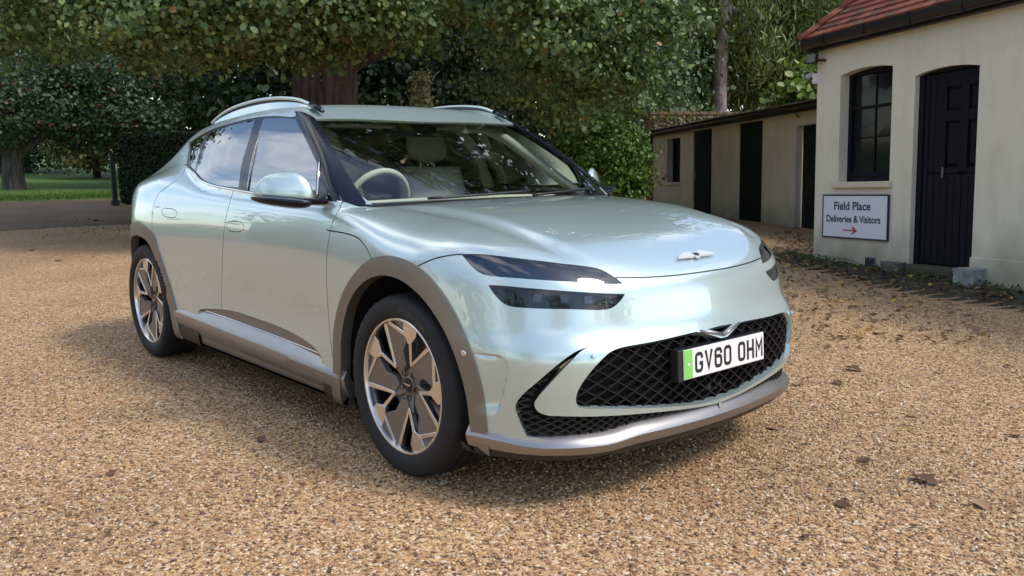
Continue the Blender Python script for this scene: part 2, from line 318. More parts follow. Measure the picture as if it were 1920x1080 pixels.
REG={
'headlight':[0.5927,1.0426,0.608,1.0299,0.6217,1.0175,0.6356,1.0045,0.6515,0.9901,0.6812,0.9632,0.7132,0.9325,0.7435,0.8999,0.7695,0.8677,0.7922,0.8358,0.8131,0.8031,0.8318,0.7703,0.8482,0.7381,0.8608,0.71,0.8722,0.6814,0.8826,0.6541,0.8921,0.6303,0.8974,0.6177,0.902,0.6066,0.907,0.5964,0.9131,0.586,0.9221,0.5739,0.9323,0.5618,0.943,0.5502,0.9532,0.5395,0.9614,0.5315,0.9696,0.5243,0.9777,0.5172,0.9856,0.5097,0.9839,0.5263,0.9823,0.542,0.9803,0.5583,0.9775,0.5764,0.9704,0.6109,0.9607,0.649,0.9494,0.688,0.9373,0.7259,0.9227,0.768,0.9056,0.8111,0.8862,0.8529,0.865,0.8915,0.8461,0.9218,0.8251,0.9518,0.8028,0.9785,0.7811,0.9986,0.7719,1.0051,0.7636,1.01,0.755,1.014,0.7452,1.018,0.7315,1.0227,0.7163,1.0269,0.6999,1.0306,0.6827,1.0339,0.662,1.0368,0.6398,1.0391,0.6166,1.0409],
'daylight_lamp':[0.8391,1.0008,0.8434,0.9944,0.8474,0.9883,0.8517,0.9817,0.857,0.9737,0.8716,0.9521,0.8887,0.9254,0.9057,0.8965,0.9208,0.8679,0.9357,0.8362,0.9497,0.8032,0.9625,0.7694,0.9741,0.735,0.9849,0.6987,0.9952,0.66,1.0042,0.6216,1.0114,0.5866,1.0149,0.5669,1.0177,0.5491,1.0202,0.5318,1.0228,0.5136,1.0272,0.518,1.0317,0.5222,1.0361,0.5266,1.0405,0.5319,1.0465,0.5408,1.0526,0.5512,1.0581,0.5619,1.0624,0.5721,1.0649,0.5794,1.0667,0.5862,1.0678,0.5937,1.0683,0.603,1.0659,0.6332,1.0594,0.6713,1.0508,0.7115,1.0425,0.7487,1.0348,0.7844,1.0262,0.8204,1.0168,0.8547,1.0066,0.8853,0.9993,0.9046,0.9918,0.9228,0.9834,0.9391,0.9734,0.9528,0.9656,0.9603,0.9572,0.9664,0.9482,0.9717,0.9383,0.9767,0.9265,0.9817,0.9137,0.9861,0.9004,0.9899,0.8871,0.9931,0.8752,0.9956,0.8633,0.9975,0.8513,0.9992],
'front_glass':[-1.6021,0.6313,-1.5531,0.632,-1.5051,0.6325,-1.4575,0.6333,-1.4096,0.6348,-1.3608,0.6374,-1.312,0.6406,-1.2635,0.6441,-1.2161,0.6474,-1.1721,0.6677,-1.1302,0.6874,-1.0907,0.7063,-1.0539,0.7244,-1.0201,0.7414,-0.9878,0.7579,-0.9565,0.7742,-0.926,0.7907,-0.8959,0.8073,-0.8657,0.8241,-0.8355,0.8412,-0.8053,0.8583,-0.7854,0.8893,-0.768,0.9196,-0.7541,0.9493,-0.7443,0.9782,-0.8201,0.9822,-0.898,0.9872,-0.9741,0.9919,-1.0451,0.9951,-1.093,0.9959,-1.1379,0.9956,-1.182,0.9948,-1.2276,0.9942,-1.2781,0.9939,-1.3314,0.9937,-1.3818,0.9931,-1.4231,0.9916,-1.4396,0.9902,-1.4534,0.9886,-1.4662,0.9869,-1.4796,0.9852,-1.4847,0.9539,-1.496,0.9217,-1.511,0.889,-1.5261,0.8566,-1.5374,0.827,-1.5452,0.7987,-1.5499,0.7717,-1.5545,0.745,-1.561,0.718,-1.571,0.69,-1.5848,0.661],
'rear_glass':[-2.2852,0.6665,-2.2162,0.664,-2.1525,0.6604,-2.0915,0.6563,-2.0308,0.6524,-1.9614,0.6483,-1.8906,0.6442,-1.8262,0.6402,-1.7747,0.6367,-1.7527,0.6352,-1.7339,0.634,-1.7166,0.6329,-1.6988,0.6317,-1.675,0.6677,-1.6565,0.7027,-1.6453,0.7354,-1.6397,0.7653,-1.6374,0.7881,-1.6356,0.8099,-1.6315,0.8323,-1.6237,0.8565,-1.61,0.8865,-1.5951,0.9175,-1.5831,0.9484,-1.5769,0.9783,-1.6173,0.9775,-1.6583,0.9767,-1.6996,0.9758,-1.7409,0.9746,-1.7801,0.9732,-1.8195,0.9716,-1.8596,0.9694,-1.9008,0.9661,-1.9445,0.9616,-1.9903,0.9561,-2.0371,0.9493,-2.0838,0.9407,-2.1281,0.9302,-2.1724,0.9178,-2.2187,0.9042,-2.2685,0.8901,-2.2834,0.855,-2.3039,0.8188,-2.32,0.7844,-2.3235,0.7541,-2.3156,0.731,-2.3026,0.7099,-2.2906,0.689],
'quarter_glass':[-2.6252,0.6985,-2.5887,0.6913,-2.5538,0.6838,-2.5202,0.6765,-2.4872,0.6696,-2.4566,0.664,-2.4262,0.6589,-2.3967,0.6538,-2.3689,0.6482,-2.357,0.6741,-2.3527,0.698,-2.3522,0.7212,-2.3517,0.7455,-2.3465,0.7758,-2.3344,0.8094,-2.3189,0.8447,-2.3069,0.8794,-2.34,0.8699,-2.3743,0.86,-2.4099,0.8498,-2.4467,0.8393,-2.4918,0.8036,-2.5372,0.768,-2.5805,0.7333],
'dlo':[-2.5287,0.8284,-2.4626,0.8461,-2.3961,0.8636,-2.334,0.8802,-2.2777,0.8956,-2.2317,0.9093,-2.1907,0.9225,-2.151,0.9346,-2.109,0.9451,-2.0574,0.9548,-2.0043,0.9625,-1.9504,0.9688,-1.8964,0.9742,-1.8266,0.9798,-1.7541,0.9839,-1.6832,0.9871,-1.6176,0.9902,-1.567,0.9929,-1.5204,0.9953,-1.4731,0.9976,-1.4206,0.9995,-1.3315,1.0014,-1.2341,1.0026,-1.1355,1.0036,-1.0423,1.005,-0.9533,1.0068,-0.8646,1.0093,-0.7788,1.0122,-0.6999,1.0152,-0.643,1.0174,-0.5913,1.0194,-0.5486,1.0196,-0.5205,1.0161,-0.5221,1.013,-0.5236,1.01,-0.5256,1.0066,-0.5291,1.0024,-0.5631,0.9744,-0.6226,0.9335,-0.7003,0.8858,-0.7878,0.8367,-0.8811,0.7866,-0.9793,0.7359,-1.0928,0.6812,-1.2291,0.6196,-1.227,0.6243,-1.2242,0.629,-1.2236,0.6332,-1.2275,0.6363,-1.2547,0.6378,-1.3005,0.6348,-1.355,0.6302,-1.4073,0.6267,-1.461,0.6248,-1.5172,0.6232,-1.5733,0.6221,-1.6265,0.6218,-1.6684,0.6223,-1.7074,0.6235,-1.7464,0.6252,-1.7883,0.6273,-1.8469,0.6306,-1.9112,0.6342,-1.9791,0.638,-2.0478,0.6415,-2.1139,0.6441,-2.1824,0.6461,-2.2531,0.6483,-2.3259,0.6517,-2.4073,0.6579,-2.4909,0.666,-2.5795,0.6741,-2.6757,0.6809,-2.6386,0.7172,-2.6055,0.7529,-2.569,0.79],
'inlet':[1.1875,0.6644,1.19,0.6816,1.1923,0.6985,1.1954,0.715,1.2002,0.7309,1.2077,0.7473,1.2172,0.763,1.2284,0.7784,1.2408,0.7938,1.257,0.8116,1.2758,0.8296,1.2962,0.8471,1.3167,0.8637,1.3352,0.8783,1.3544,0.8927,1.3738,0.9057,1.3929,0.9163,1.4056,0.9221,1.4179,0.927,1.4298,0.9306,1.4412,0.9328,1.4493,0.9334,1.4568,0.9332,1.4642,0.9322,1.4718,0.9305,1.4823,0.9269,1.4929,0.9219,1.5035,0.916,1.5144,0.9097,1.5284,0.901,1.5428,0.8912,1.5572,0.8809,1.5713,0.8706,1.5627,0.8382,1.5571,0.8056,1.5531,0.7729,1.5495,0.7407,1.5464,0.7111,1.5437,0.6818,1.5409,0.6513,1.538,0.6183,1.5337,0.5738,1.5292,0.5236,1.5257,0.4697,1.5238,0.4148,1.5231,0.369,1.5228,0.3231,1.5228,0.2757,1.5231,0.2255,1.5236,0.1718,1.5243,0.1155,1.5257,0.0563,1.5282,0.0,1.4743,0.0,1.4718,0.0558,1.4699,0.0955,1.468,0.1355,1.4657,0.178,1.4617,0.2421,1.4575,0.3089,1.4535,0.3739,1.4501,0.4338,1.4472,0.4909,1.4453,0.5449,1.4444,0.5943,1.4445,0.6385,1.4451,0.6725,1.4462,0.7045,1.4478,0.7339,1.4498,0.7606,1.4519,0.7791,1.4543,0.7965,1.456,0.8125,1.456,0.8267,1.4547,0.8356,1.4527,0.8439,1.4496,0.8512,1.4451,0.8574,1.4397,0.8621,1.4329,0.866,1.4254,0.8688,1.4177,0.8701,1.4094,0.8694,1.4008,0.8669,1.3918,0.8633,1.3825,0.8592,1.3686,0.8525,1.3542,0.8442,1.3394,0.8349,1.3242,0.8249,1.3031,0.8106,1.281,0.7944,1.2599,0.7777,1.2419,0.7616,1.2293,0.7498,1.2177,0.7383,1.2077,0.7266,1.1998,0.7141,1.1952,0.7022,1.1923,0.6899,1.19,0.6772,1.1875,0.6644],
'arch_front_out':[-0.535,1.9445,-0.53,1.8965,-0.5246,1.8583,-0.5201,1.8445,-0.516,1.8313,-0.5121,1.8172,-0.5088,1.8004,-0.5067,1.7583,-0.5092,1.7064,-0.5104,1.6503,-0.5025,1.5961,-0.4859,1.5503,-0.4629,1.5052,-0.4355,1.4626,-0.4053,1.4239,-0.3786,1.3946,-0.3507,1.3678,-0.3214,1.3431,-0.2903,1.32,-0.2574,1.2977,-0.2231,1.2765,-0.1878,1.2579,-0.1516,1.2432,-0.1166,1.2333,-0.0804,1.2262,-0.0443,1.2216,-0.0089,1.2194,0.0701,1.2186,0.1627,1.2164,0.2526,1.2128,0.3341,1.2084,0.4211,1.2037,0.5051,1.1993,0.586,1.1945,0.6631,1.1891,0.7478,1.1825,0.8323,1.1751,0.914,1.1662,0.9901,1.1556,1.0581,1.144,1.1218,1.1313,1.1819,1.1186,1.2398,1.1063,1.2971,1.094,1.3537,1.0817,1.4094,1.0693,1.4636,1.0568,1.5116,1.0446,1.5518,1.0311,1.5946,1.0183,1.6368,1.0045,1.7484,0.9582,1.7484,2.4,-0.535,2.4],
'arch_front_in':[-0.462,1.9445,-0.458,1.8965,-0.4524,1.8484,-0.4487,1.8286,-0.4456,1.8093,-0.4428,1.7892,-0.4402,1.7671,-0.4382,1.7313,-0.4378,1.6914,-0.4351,1.6491,-0.4265,1.6064,-0.4107,1.5622,-0.3891,1.5168,-0.362,1.4736,-0.3303,1.4352,-0.3009,1.4073,-0.2692,1.3818,-0.2359,1.3594,-0.2017,1.3406,-0.1701,1.3268,-0.1373,1.3152,-0.1041,1.3061,-0.0714,1.3001,-0.0377,1.2971,-0.0038,1.2969,0.0897,1.2977,0.1876,1.2966,0.2992,1.2936,0.4065,1.2892,0.5065,1.2838,0.5994,1.2774,0.7041,1.269,0.8065,1.2594,0.9031,1.2481,0.9909,1.2352,1.0691,1.2215,1.1419,1.2077,1.2105,1.1942,1.2755,1.1804,1.3377,1.1659,1.3972,1.1508,1.4536,1.1353,1.5071,1.1198,1.5569,1.1053,1.6052,1.091,1.6513,1.0761,1.6947,1.0598,1.803,1.0108,1.803,2.4,-0.462,2.4],
'arch_rear_out':[-2.3437,1.9445,-2.353,1.8758,-2.3623,1.8043,-2.3737,1.7495,-2.3801,1.7349,-2.3869,1.7241,-2.3938,1.7132,-2.4005,1.701,-2.4073,1.6888,-2.4142,1.6765,-2.4214,1.6641,-2.4287,1.6517,-2.4361,1.6392,-2.4442,1.6262,-2.4524,1.6131,-2.4606,1.6,-2.4688,1.5868,-2.477,1.5735,-2.485,1.5601,-2.4926,1.5467,-2.5001,1.5332,-2.5074,1.5195,-2.5149,1.505,-2.5224,1.4904,-2.5298,1.4758,-2.5372,1.4612,-2.5447,1.4466,-2.5521,1.4322,-2.5595,1.4182,-2.5669,1.4043,-2.5739,1.3908,-2.5795,1.3786,-2.5848,1.3666,-2.5902,1.3549,-2.5957,1.3431,-2.6013,1.3315,-2.608,1.3207,-2.6163,1.3105,-2.6257,1.3011,-2.6356,1.293,-2.6445,1.2873,-2.6537,1.2827,-2.6633,1.2784,-2.6736,1.2742,-2.6844,1.2704,-2.6953,1.2668,-2.707,1.2633,-2.7189,1.2599,-2.731,1.2568,-2.7438,1.2536,-2.7568,1.2506,-2.7701,1.2479,-2.7842,1.2451,-2.7985,1.2426,-2.8128,1.2403,-2.8268,1.238,-2.8408,1.2359,-2.8549,1.2341,-2.8698,1.2323,-2.8849,1.2309,-2.9,1.2303,-2.9363,1.2306,-2.9727,1.231,-3.0089,1.2312,-3.0432,1.2309,-3.0771,1.2303,-3.111,1.2293,-3.1454,1.2278,-3.1796,1.2258,-3.213,1.2235,-3.2441,1.221,-3.2745,1.2183,-3.304,1.2154,-3.3317,1.2125,-3.3587,1.2093,-3.385,1.2062,-3.4096,1.203,-3.4335,1.1999,-3.457,1.1969,-3.4789,1.1942,-3.5004,1.1917,-3.5227,1.1899,-3.5497,1.1887,-3.5781,1.1882,-3.6061,1.1884,-3.633,1.1897,-3.66,1.1917,-3.6873,1.1935,-3.7148,1.1949,-3.7426,1.196,-3.7714,1.1964,-3.8038,1.1958,-3.837,1.1942,-3.8701,1.1921,-3.9034,1.1894,-3.9365,1.1861,-3.9688,1.1822,-4.0002,1.1778,-4.0308,1.1729,-4.0601,1.1674,-4.0871,1.1616,-4.1129,1.1553,-4.1376,1.1485,-4.1614,1.1412,-4.184,1.1335,-4.2056,1.1255,-4.2263,1.1174,-4.246,1.1091,-4.2649,1.1008,-4.2825,1.093,-4.2993,1.0852,-4.3156,1.0774,-4.3312,1.0698,-4.3463,1.0622,-4.361,1.0545,-4.3732,1.047,-4.385,1.0394,-4.4017,1.0312,-4.466,1.0083,-4.546,0.9784,-4.6161,0.9456,-4.6161,2.4,-2.3437,2.4],
'arch_rear_in':[-2.4422,1.9445,-2.4514,1.8807,-2.4607,1.8144,-2.4722,1.7619,-2.4793,1.7452,-2.4869,1.7324,-2.4947,1.7196,-2.5024,1.7054,-2.5102,1.6911,-2.5181,1.6768,-2.526,1.6624,-2.5341,1.648,-2.5421,1.6334,-2.5502,1.6187,-2.5583,1.6038,-2.5662,1.5889,-2.5738,1.574,-2.5813,1.559,-2.5886,1.5441,-2.5956,1.5296,-2.6025,1.5151,-2.609,1.5011,-2.6147,1.4884,-2.62,1.4761,-2.6255,1.464,-2.6308,1.452,-2.6363,1.4402,-2.6423,1.4288,-2.649,1.418,-2.6563,1.4076,-2.6638,1.398,-2.6705,1.3904,-2.6774,1.3835,-2.6846,1.3768,-2.6923,1.3702,-2.7003,1.3639,-2.7088,1.3582,-2.7186,1.3526,-2.729,1.3475,-2.7397,1.3431,-2.751,1.3392,-2.7627,1.3359,-2.7747,1.3329,-2.7878,1.33,-2.8014,1.3275,-2.8151,1.3254,-2.8289,1.3236,-2.8428,1.3221,-2.8568,1.3207,-2.8711,1.319,-2.8856,1.3174,-2.9,1.3167,-2.9471,1.317,-2.9945,1.3173,-3.0416,1.3169,-3.0871,1.3154,-3.1317,1.3133,-3.1755,1.3107,-3.2183,1.3078,-3.2602,1.3046,-3.3005,1.3011,-3.3367,1.2977,-3.3717,1.2943,-3.4058,1.291,-3.4389,1.2881,-3.4716,1.2853,-3.5033,1.2828,-3.5323,1.2809,-3.5609,1.2793,-3.5891,1.2779,-3.6163,1.2764,-3.6433,1.275,-3.6712,1.2738,-3.7044,1.2726,-3.7389,1.2713,-3.7733,1.2702,-3.8076,1.2694,-3.8422,1.2687,-3.8768,1.2676,-3.9115,1.2659,-3.9459,1.2638,-3.9807,1.2609,-4.0187,1.2569,-4.0564,1.2519,-4.0931,1.2461,-4.1292,1.2396,-4.1639,1.2323,-4.1969,1.2244,-4.2281,1.2158,-4.2575,1.2066,-4.2852,1.1971,-4.3109,1.1875,-4.3352,1.1776,-4.3582,1.1675,-4.3799,1.1573,-4.4005,1.1471,-4.4201,1.1367,-4.4364,1.1266,-4.452,1.1165,-4.4732,1.1055,-4.5413,1.0777,-4.6215,1.0427,-4.6897,1.0054,-4.6897,2.4,-2.4422,2.4],
'grille':[1.4102,0.7223,1.4047,0.7251,1.3994,0.728,1.3938,0.7306,1.388,0.7324,1.3813,0.7333,1.3744,0.7335,1.3671,0.7329,1.3594,0.7316,1.3474,0.7284,1.3346,0.7236,1.3212,0.7172,1.3075,0.7093,1.2849,0.6935,1.2607,0.6729,1.2393,0.6502,1.2241,0.6287,1.2184,0.618,1.2143,0.6083,1.2112,0.5979,1.2084,0.5848,1.2051,0.553,1.2042,0.5123,1.2041,0.4656,1.2036,0.4166,1.2021,0.3618,1.2005,0.3018,1.1989,0.2373,1.1976,0.169,1.2017,0.151,1.2059,0.1327,1.2102,0.1141,1.2145,0.0952,1.2194,0.0777,1.2245,0.0597,1.2296,0.0411,1.2349,0.0218,1.2349,0.0,1.4579,0.0,1.4575,0.0513,1.4576,0.0822,1.4573,0.1146,1.456,0.1515,1.4508,0.2262,1.4436,0.3092,1.4363,0.3892,1.4302,0.4582,1.4256,0.5126,1.4215,0.563,1.4185,0.6071,1.4169,0.6429,1.4166,0.6611,1.4167,0.6771,1.4166,0.6911,1.4156,0.7029,1.4146,0.7085,1.4132,0.7133,1.4116,0.7177,1.4102,0.7223],
'badge_slot':[1.1967,0.0963,1.2194,0.0,1.1941,0.0],
'door_cladding':[-2.0737,1.9364,-2.0537,1.7154,-2.0305,1.7106,-2.0081,1.7058,-1.9846,1.7011,-1.9582,1.6966,-1.9107,1.6898,-1.8569,1.6833,-1.8012,1.6773,-1.7478,1.6723,-1.6969,1.6683,-1.6465,1.665,-1.5969,1.6626,-1.5481,1.6612,-1.4999,1.661,-1.4528,1.662,-1.4054,1.6635,-1.3565,1.6648,-1.2964,1.6658,-1.2341,1.6666,-1.1723,1.6678,-1.1134,1.6697,-1.0598,1.6722,-1.0077,1.6753,-0.958,1.6788,-0.9117,1.6828,-0.8738,1.6867,-0.8378,1.6909,-0.8043,1.6955,-0.7738,1.7003,-0.7514,1.7043,-0.7308,1.7083,-0.7117,1.7127,-0.6935,1.718,-0.6764,1.7247,-0.6608,1.7323,-0.6458,1.7403,-0.6308,1.748,-0.6208,1.9359],
'windscreen':[-1.0719,0.0,-1.0746,0.0982,-1.0779,0.166,-1.0812,0.2307,-1.0842,0.2922,-1.0867,0.3495,-1.0891,0.404,-1.0911,0.4542,-1.0926,0.4991,-1.0932,0.5321,-1.0933,0.5621,-1.0934,0.5902,-1.0939,0.6172,-1.0911,0.6191,-1.0273,0.6471,-0.9673,0.6742,-0.9098,0.7014,-0.8539,0.7294,-0.7964,0.7605,-0.7408,0.7927,-0.6879,0.8246,-0.6377,0.8549,-0.5888,0.8842,-0.5417,0.9126,-0.4962,0.9409,-0.4278,0.9654,-0.4006,0.9306,-0.3785,0.8921,-0.3606,0.8498,-0.3458,0.8039,-0.3336,0.7538,-0.3236,0.6994,-0.3154,0.6404,-0.3086,0.5764,-0.303,0.5073,-0.2985,0.433,-0.295,0.3538,-0.2923,0.2699,-0.2904,0.1823,-0.2893,0.0919,-0.289,0.0],
'cowl':[-0.289,0.0,-0.2893,0.0919,-0.2904,0.1823,-0.2923,0.2699,-0.295,0.3538,-0.2985,0.433,-0.303,0.5073,-0.3086,0.5764,-0.3154,0.6404,-0.3236,0.6994,-0.3336,0.7538,-0.3458,0.8039,-0.3606,0.8498,-0.3785,0.8921,-0.4006,0.9306,-0.4278,0.9654,-0.47,0.99,-0.44,0.9944,-0.3918,0.9745,-0.3646,0.9398,-0.3425,0.9015,-0.3246,0.8593,-0.3098,0.8134,-0.2976,0.7633,-0.2876,0.7088,-0.2794,0.6494,-0.2726,0.585,-0.267,0.5153,-0.2625,0.4402,-0.259,0.3599,-0.2563,0.2747,-0.2544,0.1856,-0.2533,0.0936,-0.253,0.0],
'pillar':[-1.2658,0.6087,-1.1924,0.6405,-1.1284,0.6691,-1.0684,0.6966,-1.0122,0.7232,-0.9539,0.7517,-0.8968,0.7804,-0.8407,0.8093,-0.7874,0.8374,-0.7436,0.8613,-0.7044,0.8837,-0.6689,0.905,-0.6358,0.9259,-0.6048,0.9463,-0.5754,0.9665,-0.5471,0.9866,-0.5197,1.0066,-0.455,1.0033,-0.44,0.9978,-0.4523,0.9694,-0.4962,0.9409,-0.5417,0.9126,-0.5888,0.8842,-0.6377,0.8549,-0.6879,0.8246,-0.7408,0.7927,-0.7964,0.7605,-0.8539,0.7294,-0.9098,0.7014,-0.9673,0.6742,-1.0273,0.6471,-1.0911,0.6191],
'gap_bonnet_front':[0.953,0.5683,0.9536,0.5622,0.9541,0.5563,0.9546,0.5502,0.9552,0.5433,0.9561,0.5351,0.9587,0.5139,0.9623,0.487,0.9662,0.4562,0.97,0.4233,0.9732,0.3905,0.9758,0.357,0.9782,0.322,0.9803,0.2854,0.9821,0.2475,0.9836,0.2084,0.9847,0.1686,0.9854,0.1274,0.9858,0.0849,0.9861,0.0409,0.9865,0.0,0.9917,0.0,0.9913,0.0409,0.991,0.0848,0.9905,0.1274,0.9899,0.1685,0.9888,0.2083,0.9873,0.2475,0.9855,0.2854,0.9834,0.322,0.9811,0.3571,0.9784,0.3906,0.9753,0.4235,0.9715,0.4564,0.9676,0.4872,0.9641,0.514,0.9615,0.5352,0.9607,0.5432,0.96,0.55,0.9595,0.5561,0.9591,0.562,0.9585,0.5682],
'gap_bonnet_side':[0.6145,1.0349,0.6114,1.0366,0.6083,1.0382,0.6053,1.0398,0.6022,1.0416,0.5989,1.0437,0.5906,1.0499,0.5805,1.0579,0.5693,1.067,0.5574,1.0765,0.5457,1.0858,0.5333,1.0955,0.5202,1.1055,0.5066,1.1158,0.4925,1.1264,0.4782,1.1373,0.4612,1.1505,0.4423,1.165,0.4222,1.1795,0.4024,1.1929,0.3851,1.2036,0.3785,1.2077,0.3729,1.2111,0.3679,1.2143,0.3628,1.2174,0.3572,1.2207,0.3467,1.2173,0.3523,1.2141,0.3573,1.2111,0.3625,1.2079,0.3683,1.2044,0.3752,1.2003,0.3926,1.1896,0.4126,1.1764,0.4329,1.1619,0.4521,1.1474,0.4694,1.1342,0.484,1.1231,0.4983,1.1125,0.5122,1.1022,0.5254,1.0922,0.538,1.0824,0.5499,1.0731,0.5619,1.0636,0.5733,1.0545,0.5836,1.0465,0.5923,1.0401,0.5961,1.0376,0.5996,1.0356,0.6028,1.0339,0.6058,1.0324,0.6088,1.0307],
'gap_wing':[-0.5556,1.1433,-0.5472,1.1437,-0.5393,1.1442,-0.5311,1.1447,-0.5222,1.1452,-0.512,1.1457,-0.489,1.1464,-0.4615,1.1469,-0.432,1.1475,-0.4026,1.1485,-0.3758,1.1502,-0.3535,1.1522,-0.3318,1.1545,-0.3109,1.1572,-0.2913,1.1605,-0.2733,1.1648,-0.2584,1.1695,-0.245,1.1748,-0.2325,1.1808,-0.2208,1.1871,-0.2093,1.1938,-0.1967,1.2022,-0.1846,1.2118,-0.1733,1.2215,-0.1633,1.2302,-0.1547,1.2371,-0.1507,1.2398,-0.1471,1.2421,-0.1437,1.2442,-0.1403,1.2462,-0.1367,1.2483,-0.1397,1.2531,-0.1431,1.251,-0.1465,1.249,-0.15,1.2469,-0.1538,1.2445,-0.158,1.2415,-0.1669,1.2345,-0.177,1.2256,-0.1881,1.216,-0.2,1.2066,-0.2123,1.1984,-0.2235,1.1919,-0.2351,1.1857,-0.2472,1.1799,-0.2603,1.1746,-0.2747,1.1701,-0.2924,1.1659,-0.3118,1.1626,-0.3324,1.1599,-0.3541,1.1577,-0.3762,1.1557,-0.4029,1.154,-0.4321,1.153,-0.4616,1.1523,-0.4891,1.1518,-0.5121,1.1511,-0.5225,1.1507,-0.5314,1.1502,-0.5396,1.1497,-0.5475,1.1492,-0.5559,1.1487],
'gap_door_front':[-0.5189,0.988,-0.5177,0.9928,-0.5167,0.9974,-0.5158,1.0019,-0.5148,1.0065,-0.5136,1.0114,-0.5117,1.0179,-0.5097,1.0248,-0.5081,1.032,-0.5072,1.0394,-0.507,1.0466,-0.5042,1.0566,-0.4998,1.0682,-0.4991,1.0797,-0.5008,1.0906,-0.5034,1.1009,-0.5063,1.1111,-0.5095,1.1211,-0.5124,1.1313,-0.5151,1.1421,-0.5175,1.1538,-0.5205,1.1719,-0.5234,1.1917,-0.5261,1.2129,-0.5287,1.235,-0.531,1.2575,-0.5332,1.2839,-0.5351,1.3112,-0.5372,1.3399,-0.5396,1.3701,-0.5426,1.4023,-0.5468,1.4455,-0.5505,1.4927,-0.5523,1.5416,-0.5503,1.5897,-0.5443,1.6343,-0.5364,1.6705,-0.527,1.7047,-0.5174,1.7378,-0.5087,1.7707,-0.5016,1.8039,-0.507,1.8051,-0.5141,1.7721,-0.5228,1.7395,-0.5324,1.7064,-0.5418,1.6721,-0.5498,1.6355,-0.5559,1.5902,-0.5579,1.5416,-0.5561,1.4922,-0.5524,1.4449,-0.5482,1.4016,-0.5451,1.3696,-0.5427,1.3394,-0.5407,1.3108,-0.5388,1.2834,-0.5366,1.2569,-0.5343,1.2343,-0.5317,1.2122,-0.529,1.1909,-0.5261,1.171,-0.523,1.1529,-0.5206,1.1409,-0.5179,1.1299,-0.5148,1.1196,-0.5117,1.1096,-0.5088,1.0995,-0.5063,1.0895,-0.5047,1.0794,-0.5053,1.0693,-0.5095,1.0582,-0.5124,1.0474,-0.5126,1.0398,-0.5132,1.0327,-0.5145,1.0257,-0.5164,1.0187,-0.5182,1.0119,-0.5194,1.0067,-0.5204,1.0018,-0.5214,0.9972,-0.5223,0.9927,-0.5235,0.988],
'gap_door_mid':[-1.6201,0.9812,-1.6205,0.9832,-1.6209,0.9851,-1.6213,0.987,-1.6219,0.9893,-1.6228,0.9921,-1.6261,0.9999,-1.6311,1.0094,-1.6344,1.0194,-1.6243,1.0336,-1.615,1.0489,-1.6115,1.0679,-1.6136,1.0869,-1.618,1.1062,-1.6227,1.1261,-1.6268,1.1467,-1.6308,1.1724,-1.6346,1.1997,-1.6387,1.2284,-1.6439,1.2581,-1.6507,1.2885,-1.6599,1.323,-1.6705,1.3591,-1.6825,1.3967,-1.6957,1.4355,-1.7097,1.4751,-1.7233,1.5161,-1.7345,1.5575,-1.7417,1.5987,-1.7447,1.6391,-1.7447,1.6787,-1.7503,1.6786,-1.7503,1.6388,-1.7472,1.5978,-1.7399,1.556,-1.7286,1.5142,-1.7149,1.473,-1.701,1.4334,-1.6878,1.3947,-1.6758,1.3573,-1.6653,1.3214,-1.6562,1.2872,-1.6494,1.257,-1.6443,1.2275,-1.6401,1.199,-1.6363,1.1716,-1.6323,1.1457,-1.6281,1.125,-1.6235,1.105,-1.6192,1.086,-1.6171,1.068,-1.6203,1.0508,-1.629,1.0366,-1.6398,1.0208,-1.6363,1.0076,-1.6312,0.9979,-1.6281,0.9904,-1.6273,0.988,-1.6268,0.9859,-1.6264,0.9841,-1.626,0.9823,-1.6256,0.9803],
'gap_door_rear':[-2.5029,0.8241,-2.5036,0.8265,-2.5042,0.8288,-2.5047,0.8311,-2.5052,0.8338,-2.5056,0.8365,-2.504,0.8469,-2.4982,0.8614,-2.4887,0.8787,-2.4761,0.8974,-2.4632,0.9158,-2.4558,0.9348,-2.4605,0.9523,-2.4761,0.967,-2.4973,0.9799,-2.5196,0.9924,-2.5425,1.0039,-2.568,1.0149,-2.5934,1.0259,-2.6162,1.0374,-2.6344,1.0497,-2.6472,1.0627,-2.6566,1.0762,-2.6632,1.0905,-2.6677,1.1055,-2.6706,1.1213,-2.6716,1.1416,-2.6695,1.1635,-2.666,1.1863,-2.6623,1.2097,-2.6596,1.2329,-2.657,1.2581,-2.6542,1.2848,-2.6522,1.3114,-2.6516,1.3361,-2.6525,1.3571,-2.6533,1.3667,-2.6539,1.3749,-2.6544,1.3825,-2.655,1.39,-2.6557,1.3979,-2.6613,1.3974,-2.6606,1.3896,-2.66,1.3822,-2.6595,1.3746,-2.6589,1.3663,-2.6581,1.3568,-2.6572,1.3361,-2.6578,1.3117,-2.6597,1.2853,-2.6626,1.2587,-2.6652,1.2335,-2.6678,1.2104,-2.6715,1.1872,-2.6751,1.1642,-2.6772,1.1418,-2.6762,1.1208,-2.6731,1.1044,-2.6685,1.0887,-2.6615,1.0736,-2.6515,1.0593,-2.638,1.0457,-2.6191,1.0328,-2.5958,1.0211,-2.5703,1.01,-2.545,0.9991,-2.5223,0.9877,-2.5002,0.9753,-2.4796,0.9627,-2.4652,0.9495,-2.4614,0.9351,-2.4681,0.9181,-2.4808,0.9003,-2.4935,0.8815,-2.5032,0.8637,-2.5094,0.8484,-2.5112,0.8369,-2.5107,0.8329,-2.5102,0.83,-2.5096,0.8275,-2.509,0.8251,-2.5083,0.8226],
